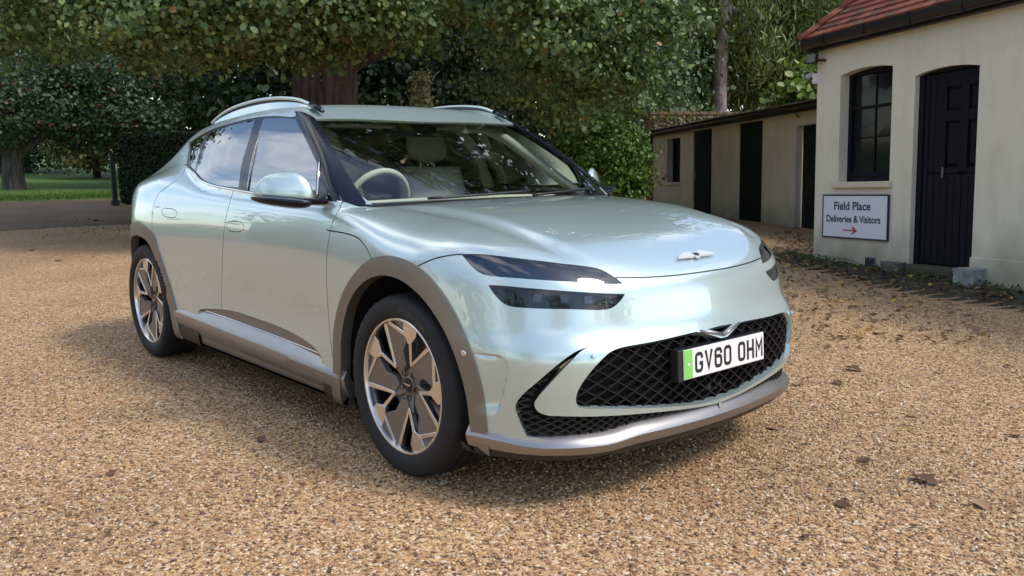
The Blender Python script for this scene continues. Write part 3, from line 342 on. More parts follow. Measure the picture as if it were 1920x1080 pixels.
'gap_handle_front':[-1.5861,1.1561,-1.5305,1.1542,-1.4758,1.1522,-1.4354,1.1542,-1.4221,1.1578,-1.413,1.1627,-1.4061,1.1678,-1.4003,1.173,-1.3962,1.179,-1.3968,1.1856,-1.4043,1.1923,-1.4171,1.1984,-1.4342,1.2032,-1.4787,1.2079,-1.5352,1.2091,-1.5789,1.206,-1.5929,1.2014,-1.602,1.1952,-1.6087,1.1892,-1.6139,1.1847,-1.6179,1.1797,-1.6179,1.1736,-1.6105,1.1675,-1.5985,1.1619,-1.5869,1.1563,-1.5853,1.1595,-1.597,1.165,-1.6086,1.1705,-1.6149,1.1755,-1.6146,1.1784,-1.6113,1.1822,-1.6063,1.1866,-1.5998,1.1924,-1.5913,1.1982,-1.5784,1.2025,-1.5351,1.2055,-1.4789,1.2043,-1.4348,1.1997,-1.4184,1.1951,-1.4062,1.1893,-1.3999,1.1837,-1.3996,1.18,-1.403,1.1753,-1.4084,1.1705,-1.4149,1.1656,-1.4234,1.1611,-1.4358,1.1577,-1.4758,1.1558,-1.5304,1.1577,-1.586,1.1596],
'gap_handle_rear':[-2.4993,1.127,-2.4429,1.1267,-2.3872,1.1263,-2.3445,1.1288,-2.3286,1.132,-2.3167,1.1362,-2.3073,1.141,-2.299,1.1468,-2.293,1.1536,-2.2932,1.1612,-2.3022,1.1679,-2.3176,1.1737,-2.3372,1.1781,-2.382,1.1812,-2.4375,1.1807,-2.4819,1.1769,-2.4985,1.1726,-2.5107,1.1671,-2.5203,1.1613,-2.528,1.1563,-2.534,1.1507,-2.5351,1.1439,-2.5269,1.1378,-2.5133,1.1324,-2.4999,1.1272,-2.4986,1.1304,-2.5119,1.1357,-2.5253,1.1409,-2.532,1.1456,-2.531,1.1488,-2.5258,1.1535,-2.5184,1.1584,-2.509,1.164,-2.4973,1.1693,-2.4814,1.1734,-2.4373,1.1772,-2.3821,1.1777,-2.3376,1.1746,-2.3186,1.1704,-2.3038,1.1648,-2.2961,1.1592,-2.2963,1.155,-2.3014,1.1494,-2.3092,1.144,-2.3182,1.1394,-2.3296,1.1354,-2.3448,1.1322,-2.3873,1.1298,-2.4429,1.1302,-2.4993,1.1305],
}

M['mesh']=mat('grille_black',(.03,.03,.033),.28,.5)
M['led']=mat('led_optic',(.075,.08,.09),.25,.6)
M['badge']=mat('badge_silver',(.80,.82,.84),.45,.7)
# ------------------------------------------------------------------ car body surface
car=tag(empty('parked_car'),'pale mint-silver crossover car with white GV60 OHM number plate parked on the gravel drive','car')
REG={k:np.array(v).reshape(-1,2) for k,v in REG.items()}
def densify(P,h,closed=True):
    out=[]; n=len(P)
    for i in range(n if closed else n-1):
        a,b=P[i],P[(i+1)%n]; m=max(1,int(np.ceil(np.linalg.norm(b-a)/h)))
        out+=[a+(b-a)*t for t in np.arange(m)/m]
    return np.array(out)
UMIN,UMAX=-2.9-1.35,2.02; VMAX=2.2
def car_surface():
    us=np.concatenate([np.arange(UMIN,-2.0,.03),np.arange(-2.0,UMAX,.0155)]); vs=np.arange(0,VMAX,.0155)
    G=np.array([(u,v) for u in us for v in vs if not ((u>.02 or u<-2.92) and v>1.62)])
    bx0=chart(np.array([[.42,.9,.35],[.60,.85,.60]]))
    uu=np.arange(bx0[:,0].min()-.03,bx0[:,0].max()+.06,.004); vv=np.arange(.93,1.28,.006)
    fine=np.array([(u,v) for u in uu for v in vv])
    f3=unchart(fine); k=(f3[:,0]>.40)&(f3[:,0]<.60)&(f3[:,2]>.33)&(f3[:,2]<.60); fine=fine[k]
    G=np.vstack([G,fine])
    C=[];E=[]
    for nm,P in REG.items():
        P=P.copy(); P[:,1]=np.clip(P[:,1],0,VMAX); q=densify(P,.012 if not nm.startswith('gap') else .02)
        keep=[0]+[i for i in range(1,len(q)) if np.linalg.norm(q[i]-q[i-1])>1e-4]; q=q[keep]
        b=len(C); C+=list(q); E+=[(b+i,b+(i+1)%len(q)) for i in range(len(q))]
    C=np.array(C)
    # drop grid points that crowd a constraint point
    cell={}
    for c in C: cell.setdefault((int(c[0]/.006),int(c[1]/.006)),1)
    ok=[]
    for i,g in enumerate(G):
        a,b=int(g[0]/.006),int(g[1]/.006)
        if g[1]<1e-9 or not any((a+da,b+db) in cell for da in(-1,0,1) for db in(-1,0,1)): ok.append(i)
    G=G[ok]; n0=len(C); allp=np.vstack([C,G])
    r=delaunay_2d_cdt([Vector(p) for p in allp],E,[],0,1e-6)
    V=np.array([(v.x,v.y) for v in r[0]]); T=np.array([list(f) for f in r[2] if len(f)==3])
    cen=V[T].mean(1)
    lab=np.full(len(T),'',dtype=object)
    bad=((cen[:,0]>.02)|(cen[:,0]<-2.92))&(cen[:,1]>1.56)
    lab[bad]='void'
    order=['arch_front_in','arch_rear_in','arch_front_out','arch_rear_out','headlight','daylight_lamp','badge_slot','grille','inlet','front_glass','rear_glass','quarter_glass','dlo','pillar','windscreen','cowl','door_cladding']+[k for k in REG if k.startswith('gap')]
    for nm in order:
        m=inpoly(cen,np.clip(REG[nm],-9,9)); lab[m&(lab=='')]='void' if nm.endswith('_in') else nm
    P=unchart(V,F); P[V[:,1]<1e-7,1]=0
    N=grad(F,P[:,0],np.abs(P[:,1]),P[:,2]); N/=np.linalg.norm(N,axis=1)[:,None]; N[V[:,1]<1e-7,1]=0
    c3=P[T].mean(1)
    for xa in (0,-2.9): lab[(np.hypot(c3[:,0]-xa,c3[:,2]-.369)<.405)&(c3[:,1]>.45)]='void'
    lab[(lab=='')&(c3[:,2]<np.where(c3[:,0]<-.40,.305,.245))]='underbody'
    fn=np.cross(P[T[:,1]]-P[T[:,0]],P[T[:,2]]-P[T[:,0]]); fl=(fn*N[T].mean(1)).sum(1)<0; T[fl]=T[fl][:,::-1]
    # flood the painted panels
    idx=np.where(lab=='')[0]; ed={}
    par={i:i for i in idx}
    def find(i):
        while par[i]!=i: par[i]=par[par[i]]; i=par[i]
        return i
    for i in idx:
        t=T[i]
        for a,b in((t[0],t[1]),(t[1],t[2]),(t[2],t[0])):
            e=(a,b) if a<b else (b,a)
            if e in ed: par[find(i)]=find(ed[e])
            else: ed[e]=i
    root=np.array([find(i) for i in idx])
    seeds={'bonnet':(.3,.3,1.0),'bumper':(.80,.5,.70),'front_wing':(-.46,.915,.75),'front_door':(-1.0,.9,.8),'rear_door':(-2.1,.92,.8),'handle_front':(-1.5,.905,.925),'handle_rear':(-2.42,.915,.96)}
    cc=cen[idx]; names={}
    for k,s in seeds.items():
        q=chart(np.array([s]))[0]; j=np.argmin(((cc-q)**2).sum(1)); names[root[j]]=k
    lab[idx]=[names.get(r,'body_shell') for r in root]
    return P,N,T,lab,V
SP,SN,ST,SL,SUV=car_surface()
print({k:int((SL==k).sum()) for k in set(SL)})
def panel(name,labels,m,off=0.,skirt=.012,side=0,parent=None,offfn=None):
    """mesh of one region of the shell; side 0 = both halves in one mesh"""
    k=np.isin(SL,labels); T=ST[k]
    if not len(T): return None
    u,inv=np.unique(T,return_inverse=True); T=inv.reshape(-1,3); P=SP[u]; N=SN[u]
    o=off if offfn is None else offfn(P)[:,None]
    Q=P+N*o
    cnt={}
    for t in T:
        for a,b in((t[0],t[1]),(t[1],t[2]),(t[2],t[0])):
            e=(a,b) if a<b else (b,a); cnt[e]=None if e in cnt else (a,b)
    bd=[v for v in cnt.values() if v is not None and not(P[v[0],1]<1e-6 and P[v[1],1]<1e-6)]
    V=[];Fc=[];LN=[]
    for s in ((1,-1) if side==0 else (side,)):
        b=len(V); mp=np.array([1,s,1])
        V+=list(Q*mp)
        for t in T:
            tt=t if s>0 else t[::-1]; Fc.append([b+i for i in tt]); LN+=[tuple(N[i]*mp) for i in tt]
        if skirt:
            bi={}
            for e in bd:
                for i in e:
                    if i not in bi: bi[i]=len(V); V.append((Q[i]-N[i]*skirt)*mp)
            for a,c in bd:
                f=[b+a,bi[a],bi[c],b+c] if s>0 else [b+c,bi[c],bi[a],b+a]
                q=[np.array(V[i]) for i in f]; n=np.cross(q[1]-q[0],q[2]-q[0]); n/=np.linalg.norm(n)+1e-12
                Fc.append(f); LN+=[tuple(n)]*4
    if side==0:
        V=np.array(V); # weld the centreline
        key={};mapv=np.arange(len(V))
        for i,v in enumerate(V):
            if abs(v[1])<1e-6:
                kk=(round(v[0],5),round(v[2],5)); mapv[i]=key.setdefault(kk,i)
        Fc=[[int(mapv[i]) for i in f] for f in Fc]
    # drop unused vertices and degenerate faces before custom normals are set
    V=np.array(V); F2=[];L2=[];k=0
    for f in Fc:
        n_=len(f)
        if len(set(f))==n_ and np.linalg.norm(np.cross(V[f[1]]-V[f[0]],V[f[2]]-V[f[0]]))>1e-10: F2.append(f); L2+=LN[k:k+n_]
        k+=n_
    us=sorted({i for f in F2 for i in f}); mp_={i:j for j,i in enumerate(us)}
    ob=link(name,V[us],[[mp_[i] for i in f] for f in F2],m,parent or car,True)
    if ob.data.validate(): print('invalid mesh',name)
    elif len(ob.data.loops)==len(L2):
        ob.data.update(); ob.data.normals_split_custom_set([(float(a),float(b),float(c)) for a,b,c in L2])
    else: print('loop count',name)
    return ob
def both(name,labels,m,**k): return [panel(name,labels,m,side=s,**k) for s in (-1,1)]
panel('bonnet',['bonnet'],M['paint'],skirt=.018)
panel('front_bumper',['bumper'],M['paint'],skirt=.035)
panel('body_shell',['body_shell'],M['paint'],skirt=.015)
both('front_wing',['front_wing'],M['paint'])
FD=both('front_door',['front_door'],M['paint']); RD=both('rear_door',['rear_door'],M['paint'])
for (d,h) in ((FD,'handle_front'),(RD,'handle_rear')):
    for i,s in enumerate((-1,1)): panel('door_handle',[h],M['paint'],off=.0,skirt=.008,side=s,parent=d[i])
for k_ in [k for k in REG if k.startswith('gap')]:
    if k_=='gap_bonnet_front': panel('panel_gap',[k_],M['black'],off=-.009,skirt=0)
    else: both('panel_gap',[k_],M['black'],off=-.009,skirt=0)
ux=SP[ST].mean(1)[:,0]
for nm_,k_ in (('ub_a',ux>0),('ub_b',(ux<=0)&(ux>-2.9)),('ub_c',ux<=-2.9)):
    SL[(SL=='underbody')&k_]=nm_; panel('underbody',[nm_],M['black_plastic'],skirt=0)
both('front_arch_cladding',['arch_front_out'],M['satin'],off=.007,skirt=.05)
both('rear_arch_cladding',['arch_rear_out'],M['satin'],off=.007,skirt=.05)
both('door_cladding',['door_cladding'],M['satin'],off=-.012,skirt=0)
both('window_surround',['dlo'],M['black_gloss'],off=-.003,skirt=.01)
FG=both('front_door_glass',['front_glass'],M['side'],off=-.004,skirt=0)
both('rear_door_glass',['rear_glass'],M['side'],off=-.004,skirt=0)
both('quarter_glass',['quarter_glass'],M['side'],off=-.004,skirt=0)
both('windscreen_pillar',['pillar'],M['black_gloss'],off=.003,skirt=.03)
panel('windscreen',['windscreen'],M['ws'],off=-.003,skirt=0)
panel('cowl_panel',['cowl'],M['black_plastic'],off=-.006,skirt=.0)
HL=[];
for s in (-1,1):
    for nm,lab,ml in (('headlight','headlight',M['lens']),('daylight_lamp','daylight_lamp',M['clear_lens'])):
        h=panel(nm,[lab],M['lamp_in'] if nm=='headlight' else M['dash'],off=-.024,skirt=-.022,side=s); HL.append((h,s,nm))
        panel('lens',[lab],ml,off=-.002,skirt=.004,side=s,parent=h)
panel('grille_backing',['grille','badge_slot'],M['black'],off=-.085,skirt=0)
panel('inlet_backing',['inlet'],M['black'],off=-.055,skirt=0)
# lamp modules: bright optic cubes behind the lens
def shell_pt(P,off): 
    q=chart(np.array([P])); p3=unchart(q)[0]; g=grad(F,p3[0:1],p3[1:2],p3[2:3])[0]; g/=np.linalg.norm(g); return p3+g*off,g
for h,s,nm in HL:
    if nm=='headlight': pts=[((.415,.83,.89),(.40+.03,.83,.885)),((.53,.75,.885),0),((.62,.66,.87),0),((.665,.58,.858),0)]
    else: pts=[((.54,.80,.785),0),((.62,.745,.778),0),((.68,.67,.772),0),((.72,.59,.768),0),((.745,.51,.762),0)]
    for a,_ in pts:
        c,g=shell_pt(a,-.016); side_dir=np.cross(g,[0,0,1]); side_dir/=np.linalg.norm(side_dir); up=np.cross(side_dir,g)
        mb=MB(); hw,hh,hd=(.011,.011,.008) if nm=='headlight' else (.015,.013,.008)
        V=[c+side_dir*hw*i+up*hh*j+g*hd*k for k in(-1,1) for j in(-1,1) for i in(-1,1)]
        V=[(v[0],v[1]*s,v[2]) for v in V]
        mb.add(V,[(0,1,3,2),(4,6,7,5),(0,4,5,1),(2,3,7,6),(0,2,6,4),(1,5,7,3)])
        mb.build('led_module',M['led'],h)
# ------------------------------------------------------------------ diamond mesh in grille and side inlets
def lattice(name,region,sp,rise,off,th,depth,m,wmax=.9):
    """crossed bars following the shell inside a region: lines in the (w,z) plane"""
    poly=REG[region]; mb=MB(); 
    for sgn in (1,-1):
        for c in np.arange(-1.4,1.4,sp):
            # line z = .5 + rise*sgn*(y - c)
            ys=np.arange(-wmax,wmax,.008); zs=.5+rise*sgn*(ys-c); k=(zs>.27)&(zs<.64); ys,zs=ys[k],zs[k]
            if len(ys)<2: continue
            xs=front(np.abs(ys),zs); q=chart(np.c_[xs,np.abs(ys),zs]); ins=inpoly(q,np.clip(poly,-9,9))
            i=0
            while i<len(ys):
                if not ins[i]: i+=1; continue
                j=i
                while j+1<len(ys) and ins[j+1]: j+=1
                if j-i>=1:
                    kk=range(i,j+1,2) if j-i>4 else (i,j)
                    P=[(xs[t]-off-(.0015 if sgn<0 else 0),ys[t],zs[t]) for t in kk]
                    G=[]
                    for x,y,z in P: G.append([(x,y,z+th/2),(x,y,z-th/2),(x-depth,y,z-th/2*1.3),(x-depth,y,z+th/2*1.3)])
                    mb.grid(G,True)
                i=j+1
    o=mb.build(name,m,car); o['kind']='stuff'; return o
lattice('grille_mesh','grille',.076,.62,.022,.0042,.022,M['mesh'],.70)
lattice('inlet_mesh','inlet',.040,.62,.020,.0045,.014,M['black_plastic'],.86)
# V shaped bright strip under the badge slot
mb=MB()
for s in (-1,1):
    P=[(.873,0,.585),(.867,s*.05,.5975),(.856,s*.125,.6135)]
    mb.tube([(a[0]+.004,a[1],a[2]) for a in P],.0055,8,flat=(1,1))
mb.build('grille_peak_trim',M['lip'],car,True)
# lower strip of the grille surround and the little peak on the splitter
mb=MB(); mb.prism([(-.012,.002),(.012,.002),(.006,.040),(-.006,.040)],0,.016,lambda x,y,z:(.862+z-.012*y/.04,x,.279+y)); mb.build('splitter_peak',M['lip'],car)
# camera block low in the grille
MB().box((.80,-.055,.352),(.835,.055,.425),bev=.006).build('radar_panel',M['black_gloss'],car)
# ------------------------------------------------------------------ sill, splitter
def sweep(name,rows,m):
    mb=MB(); mb.grid(rows); o=mb.build(name,m,car); return autosmooth(o,28)
for s in (-1,1):
    rows=[]
    for x in np.linspace(-.425,-2.455,34):
        t=(x+.425)/-2.03; zt=.322+.045*t; zb=.236+.026*t; b=.0
        e=.010*(sst(-.425,-.47,x))*(sst(-2.455,-2.41,x))
        w0=.918+e
        ztop=float(np.interp(x,[-2.46,-2.2,-2.05,-1.64,-1.19,-.91,-.67,-.55,-.425],[.385,.412,.418,.415,.405,.396,.388,.362,.336]))
        rows.append([(x,s*(.896),ztop),(x,s*(w0-.012),zt+.030),(x,s*w0,zt+.008),(x,s*(w0+.004),zt-.004),(x,s*(w0-.003),(zt+zb)/2),(x,s*(w0-.022),zb+.006),(x,s*(w0-.035),zb-.004),(x,s*.84,zb-.012)])
    for rr in (rows[0],rows[-1]): pass
    mb=MB(); mb.grid(rows); mb.F.append(list(range(8))); mb.F.append([len(mb.V)-8+i for i in range(8)][::-1])
    autosmooth(mb.build('sill_cladding',M['lip'],car),28)
    P=[(x,s*(.900+.0),zt) for x,zt in ((-2.05,.420),(-1.64,.417),(-1.19,.407),(-.91,.398),(-.68,.390))]
    mb=MB(); mb.tube(crom(P,5),.0035,6); mb.build('sill_strip',M['chrome'],car,True)
spl=Sp([-.3,0,.3,.5,.65,.75,.82,.87,.90,.912],[.866,.884,.866,.833,.779,.710,.628,.536,.455,.415])
rows=[]
ws_=np.concatenate([np.linspace(0,.82,22),np.linspace(.835,.912,11)])
for s,wl in ((-1,ws_[::-1]),(1,ws_[1:])):
    for w_ in wl:
        x=float(spl(w_)); k=float(sst(.40,.62,w_)); zt=.284-.018*k+.016*float(sst(.78,.90,w_)); zb=.232-.012*k+.004*float(sst(.8,.9,w_))
        nx=1/math.hypot(1,float((spl(w_+.01)-spl(w_-.01))/.02)); ny=-float((spl(w_+.01)-spl(w_-.01))/.02)*nx
        def q(o,z): return (x+nx*o,s*(w_+ny*o),z)
        rows.append([q(-.07,zt+.040),q(-.022,zt+.020),q(-.004,zt-.001),q(0,zt-.010),q(-.006,(zt+zb)/2),q(-.018,zb+.004),q(-.032,zb-.003),q(-.12,zb-.006)])
mb=MB(); mb.grid(rows); mb.F.append(list(range(8))); mb.F.append([len(mb.V)-8+i for i in range(8)][::-1])
autosmooth(mb.build('front_splitter',M['lip'],car),28)
# ------------------------------------------------------------------ wheel arches, wheels
for x0,nm in ((0,'front'),(-2.9,'rear')):
    for s in (-1,1):
        mb=MB(); G=[]
        for a in np.linspace(RAD(-25),RAD(205),28):
            G.append([(x0+.470*math.cos(a),s*y,.375+.470*math.sin(a)) for y in (.50,.70,.865)])
        mb.grid(G); n=len(G)
        mb.add([G[i][0] for i in range(n)],[list(range(n))])
        mb.build('wheel_arch_liner',M['black'],car,fix=False)
def polar(r,a): return (r*math.cos(RAD(a)),r*math.sin(RAD(a)))
def wheel(x,s,phase,parent):
    wh=empty('wheel',(x,s*.80,.369),parent=parent); 
    Y=lambda u,v,d:(u,s*d,v)     # wheel plane (u,v), d outwards from the wheel centre plane
    # tyre
    prof=[(.262,-.105),(.285,-.122),(.325,-.128),(.350,-.122),(.3635,-.108),(.3685,-.088),(.369,-.068),(.361,-.066),(.361,-.056),(.369,-.054),(.3695,-.024),(.361,-.022),(.361,-.010),(.3695,-.008),(.3695,.024),(.361,.026),(.361,.038),(.369,.040),(.3685,.078),(.365,.098),(.356,.114),(.340,.122),(.322,.1265),(.300,.125),(.284,.1195),(.277,.112),(.272,.100)]
    n=96; G=[]
    for i in range(n):
        a=2*PI*i/n; row=[]
        for r,d in prof:
            rr=r
            if abs(d)>.074 and .355<r: rr=r-(.0045 if i%2 else 0)
            row.append(Y(rr*math.cos(a),rr*math.sin(a),d))
        G.append(row)
    mb=MB(); mb.grid(G+[G[0]]); o=mb.build('tyre',M['rubber'],wh); autosmooth(o,40)
    V,Fc=textmesh('MICHELIN',.036,.0006,.0006,spacing=1.15); mb=MB()
    for a0 in (70,):
        VV=[]
        for tx,ty,tz in V:
            r=.302+ty; a=RAD(a0)-s*(-1)*(tx/.315)*(-1)
            VV.append(Y(r*math.cos(a),r*math.sin(a),.1262+.0006*np.sign(tz)-abs(r-.312)*.02))
        mb.add(VV,Fc)
    mb.build('sidewall_lettering',M['tyretext'],wh)
    # barrel and lip
    G=[[Y(r*math.cos(a),r*math.sin(a),d) for r,d in ((.262,-.10),(.250,-.02),(.250,.06),(.262,.088))] for a in np.linspace(0,2*PI,65)]
    mb=MB(); mb.grid(G); mb.build('rim_barrel',M['dark_chrome'],wh,True)
    G=[[Y(r*math.cos(a),r*math.sin(a),d) for r,d in ((.2625,.085),(.2635,.1085),(.266,.1125),(.272,.1135),(.2765,.110),(.2765,.100))] for a in np.linspace(0,2*PI,97)]
    mb=MB(); mb.grid(G); autosmooth(mb.build('rim_lip',M['alloy'],wh),30)
    # disc and caliper
    G=[[Y(r*math.cos(a),r*math.sin(a),d) for r,d in ((.07,.0),(.07,.035),(.095,.036),(.095,.022),(.185,.022),(.187,.0))] for a in np.linspace(0,2*PI,49)]
    mb=MB(); mb.grid(G); autosmooth(mb.build('brake_disc',M['disc'],wh),30)
    G=[[Y(r*math.cos(a),r*math.sin(a),d) for r,d in ((.0,-.04),(.245,-.04))] for a in np.linspace(0,2*PI,33)]
    mb=MB(); mb.grid(G); mb.build('rim_back',M['black'],wh)
    R0=.2655
    dish=lambda r: .098-.030*max(0,1-r/.20)**1.3          # spoke face depth
    def plate(poly,d0,d1,name,m,flat=None):
        mb=MB(); n=len(poly)
        V=[Y(u,v,(flat if flat is not None else dish(math.hypot(u,v)))+d1) for u,v in poly]+[Y(u,v,(flat if flat is not None else dish(math.hypot(u,v)))+d0) for u,v in poly]
        mb.add(V,[list(range(n)),list(range(n,2*n))[::-1]]+[(i,(i+1)%n,n+(i+1)%n,n+i) for i in range(n)])
        o=mb.build(name,m,wh); bv=o.modifiers.new('b','BEVEL'); bv.width=.0016; bv.segments=1; bv.limit_method='ANGLE'; return o
    def bar(p,q,w0,w1):
        p,q=np.array(p),np.array(q); t=(q-p)/np.linalg.norm(q-p); n=np.array([-t[1],t[0]])
        return [tuple(p+n*w0/2),tuple(p-n*w0/2),tuple(q-n*w1/2),tuple(q+n*w1/2)]
    for k in range(5):
        th=phase+72*k; g=-s*-1    # handedness mirrors with the side
        A=lambda r,da: polar(r*R0/.96,th+(da if s<0 else -da))
        # machined Y spokes
        plate([A(.962,11),A(.962,-9),A(.84,-10.5),A(.66,-3.5),A(.66,1.5),A(.80,11)],-.014,.004,'spoke_pad',M['alloy'])
        plate(bar(A(.78,-1),A(.33,-11),.021,.013),-.020,.0035,'spoke',M['alloy'])
        plate(bar(A(.955,-31),A(.36,-12),.021,.012),-.020,.003,'spoke',M['alloy'])
        plate(bar(A(.955,35),A(.76,3),.016,.016),-.016,.003,'spoke',M['alloy'])
        # painted blade
        plate([A(.945,-33),A(.945,-38.5),A(.78,-65),A(.70,-66),A(.50,-54),A(.30,-56),A(.22,-30),A(.34,-13)],-.030,-.001,'spoke_blade',M['alloy_dark'])
        plate([A(.955,9),A(.955,31),A(.80,8)],-.03,-.006,'spoke_blade',M['alloy_dark'])
        # spoke root
        plate([A(.16,-40),A(.16,16),A(.44,-4),A(.44,-18)],-.045,-.008,'spoke_root',M['alloy_dark'])
    mb=MB(); G=[[Y(r*math.cos(a),r*math.sin(a),d) for r,d in ((.070,.03),(.066,.062),(.034,.066),(.034,.071),(.030,.074),(0,.0745))] for a in np.linspace(0,2*PI,41)]
    mb.grid(G); autosmooth(mb.build('hub',M['alloy_dark'],wh),30)
    mb=MB(); G=[[Y(r*math.cos(a),r*math.sin(a),d) for r,d in ((.029,.074),(.027,.0775),(0,.0785))] for a in np.linspace(0,2*PI,33)]
    mb.grid(G); autosmooth(mb.build('hub_cap',M['black_gloss'],wh),30)
    mb=MB()
    for t in (-1,1): mb.add([Y(t*.004,.002,.079),Y(t*.021,.007,.079),Y(t*.019,.002,.079),Y(t*.006,-.004,.079)],[(0,1,2,3)])
    mb.add([Y(-.005,.004,.0792),Y(.005,.004,.0792),Y(.0,-.006,.0792)],[(0,1,2)])
    mb.build('hub_emblem',M['chrome'],wh)
    for k in range(5):
        c=polar(.0535,phase-20+72*k); mb=MB()
        G=[[Y(c[0]+r*math.cos(a),c[1]+r*math.sin(a),d) for r,d in ((.0115,.074),(.0115,.058),(.0,.056))] for a in np.linspace(0,2*PI,13)]
        mb.grid(G); mb.build('wheel_nut',M['black'],wh)
    return wh
M['tyretext']=mat('tyre_lettering',(.035,.035,.036),.55)
wheel(0,-1,76,car); wheel(-2.9,-1,100,car); wheel(0,1,40,car); wheel(-2.9,1,10,car)
# wing camera/sensor buttons on the arch and bumper
def button(P,r,m,name):
    c,g=shell_pt(np.array(P),.007); a=np.cross(g,[0,0,1]); a/=np.linalg.norm(a); b=np.cross(a,g)
    for s in (-1,1):
        G=[]
        for t in np.linspace(0,2*PI,21):
            G.append([ (c+ (a*math.cos(t)+b*math.sin(t))*q + g*h)*np.array([1,s,1]) for q,h in ((r,-.004),(r*.96,.0015),(r*.7,.0022),(0,.0012))])
        MB().grid(G).build(name,m,car,True)
button((.407,.905,.572),.011,M['chrome'],'parking_sensor')
c,g=shell_pt(np.array((.782,.632,.581)),0)
button((.782,.632,.581),.0075,M['paint'],'parking_sensor')
# ------------------------------------------------------------------ number plate
Rp=Matrix.Translation((.884,0,.506))@Matrix.Rotation(-.059,4,'Y')
def onplate(V): return [tuple(Rp@Vector(v)) for v in V]
mb=MB(); mb.box((-.04,-.285,-.062),(-.002,.268,.058),bev=.004); mb.V=onplate(mb.V); mb.build('plate_holder',M['black_plastic'],car)
pl=MB(); pl.box((-.001,-.26,-.0555),(.004,.26,.0555),bev=.0015); pl.V=onplate(pl.V); po=pl.build('number_plate',M['plate'],car)
mb=MB(); mb.box((.0043,-.2585,-.054),(.0051,-.210,.054)); mb.V=onplate(mb.V); mb.build('green_band',M['green'],po)
mb=MB(); mb.tube([(.005,-.234,0),(.0068,-.234,0)],.006,12); mb.V=onplate(mb.V); mb.build('plate_screw',M['plate'],po)
def arc(cx,cy,r,a0,a1,n=6): return [(cx+r*math.cos(RAD(a)),cy+r*math.sin(RAD(a))) for a in np.linspace(a0,a1,n)]
Wc,Hc,t=.036,.065,.0135      # stroke centre box
r=.0125; w2,h2=Wc/2,Hc/2
O=arc(w2-r,h2-r,r,0,90)+arc(-w2+r,h2-r,r,90,180)+arc(-w2+r,-h2+r,r,180,270)+arc(w2-r,-h2+r,r,270,360)
GL={'G':[(arc(w2-r,h2-r,r,0,90)[:1]+[(w2,h2-.017)] if 0 else [(w2,h2-.019)]+arc(w2-r,h2-r,r,0,90)+arc(-w2+r,h2-r,r,90,180)+arc(-w2+r,-h2+r,r,180,270)+arc(w2-r,-h2+r,r,270,360)+[(w2,-.004),(.002,-.004)],0)],
 'V':[([(-w2-.001,h2+t/2),(0,-h2-t/2+.010),(w2+.001,h2+t/2)],0)],'0':[(O,1)],'O':[(O,1)],
 '6':[([(w2,h2-.018)]+arc(w2-r,h2-r,r,0,90)+arc(-w2+r,h2-r,r,90,180)+arc(-w2+r,-h2+r,r,180,270)+arc(w2-r,-h2+r,r,270,360)+arc(w2-r,.006-r,r,0,90)+[(-w2+t/2,.006)],0)],
 'H':[([(-w2,-h2-t/2),(-w2,h2+t/2)],0),([(w2,-h2-t/2),(w2,h2+t/2)],0),([(-w2+t/2,0),(w2-t/2,0)],0)],
 'M':[([(-w2-.001,-h2-t/2),(-w2-.001,h2),(0,-.006),(w2+.001,h2),(w2+.001,-h2-t/2)],0)]}
def ribbon(mb,P,closed,tt,fn):
    P=[np.array(p,float) for p in P]; n=len(P); L=[];R=[]
    for i in range(n):
        a=P[i-1] if (i>0 or closed) else None; b=P[(i+1)%n] if (i<n-1 or closed) else None
        d1=(P[i]-a)/np.linalg.norm(P[i]-a) if a is not None else None; d2=(b-P[i])/np.linalg.norm(b-P[i]) if b is not None else None
        if d1 is None: d1=d2
        if d2 is None: d2=d1
        n1=np.array([-d1[1],d1[0]]);n2=np.array([-d2[1],d2[0]]); m=n1+n2; m/=np.linalg.norm(m); k=min(2.2,1/max(.3,m@n1)); L.append(P[i]+m*k*tt/2);R.append(P[i]-m*k*tt/2)
    V=[fn(*q) for q in L]+[fn(*q) for q in R]; mb.add(V,[(i,(i+1)%n,n+(i+1)%n,n+i) for i in range(n if closed else n-1)])
yp=-.170
for chh in 'GV60 OHM':
    if chh==' ': yp+=.0455-.0125; continue
    mb=MB()
    for P,cl in GL[chh]:
        ribbon(mb,P,cl,t if chh!='M' else .0115,lambda u,v:(.0046,yp+u,v-.0015))
    mb.V=onplate(mb.V); mb.build('plate_character',M['ink'],po)
    yp+=.0605
# ------------------------------------------------------------------ winged emblem on the bonnet (plain wings)
def hood(x,y,o=.004):
    x=.735+(x-.735)*.68; y=y*.82; o=o*.5 if o>0 else o
    return (x,y,float(top(np.array(x),np.array(abs(y))))+o)
for s in (-1,1):
    mb=MB()
    for j,(y1,xa,xb) in enumerate(((.145,.742,.736),(.125,.732,.725),(.095,.722,.716))):
        pts=[(xa+.006-.004*j,s*.030),(xa+.002-.010*j*.3,s*y1),(xb+.001-.003*j,s*(y1-.012)),(xb-.001-.004*j,s*.030)]
        top_=[hood(x,y,.007) for x,y in pts]; bot=[hood(x,y,-.003) for x,y in pts]
        mb.add(top_+bot,[(0,1,2,3),(0,1,5,4),(1,2,6,5),(2,3,7,6),(3,0,4,7)])
    wing_=mb.build('emblem_wing',M['badge'],None); 
    if s<0: em=wing_; em.name='bonnet_emblem'; em.parent=car
    else: wing_.parent=em
sh=[(.758,0),(.752,.018),(.737,.028),(.718,.026),(.716,-.026),(.737,-.028),(.752,-.018)]
mb=MB(); mb.add([hood(x,y,.008) for x,y in sh]+[hood(x,y,-.003) for x,y in sh],[list(range(7))]+[(i,(i+1)%7,7+(i+1)%7,7+i) for i in range(7)]); mb.build('emblem_shield',M['badge'],em)
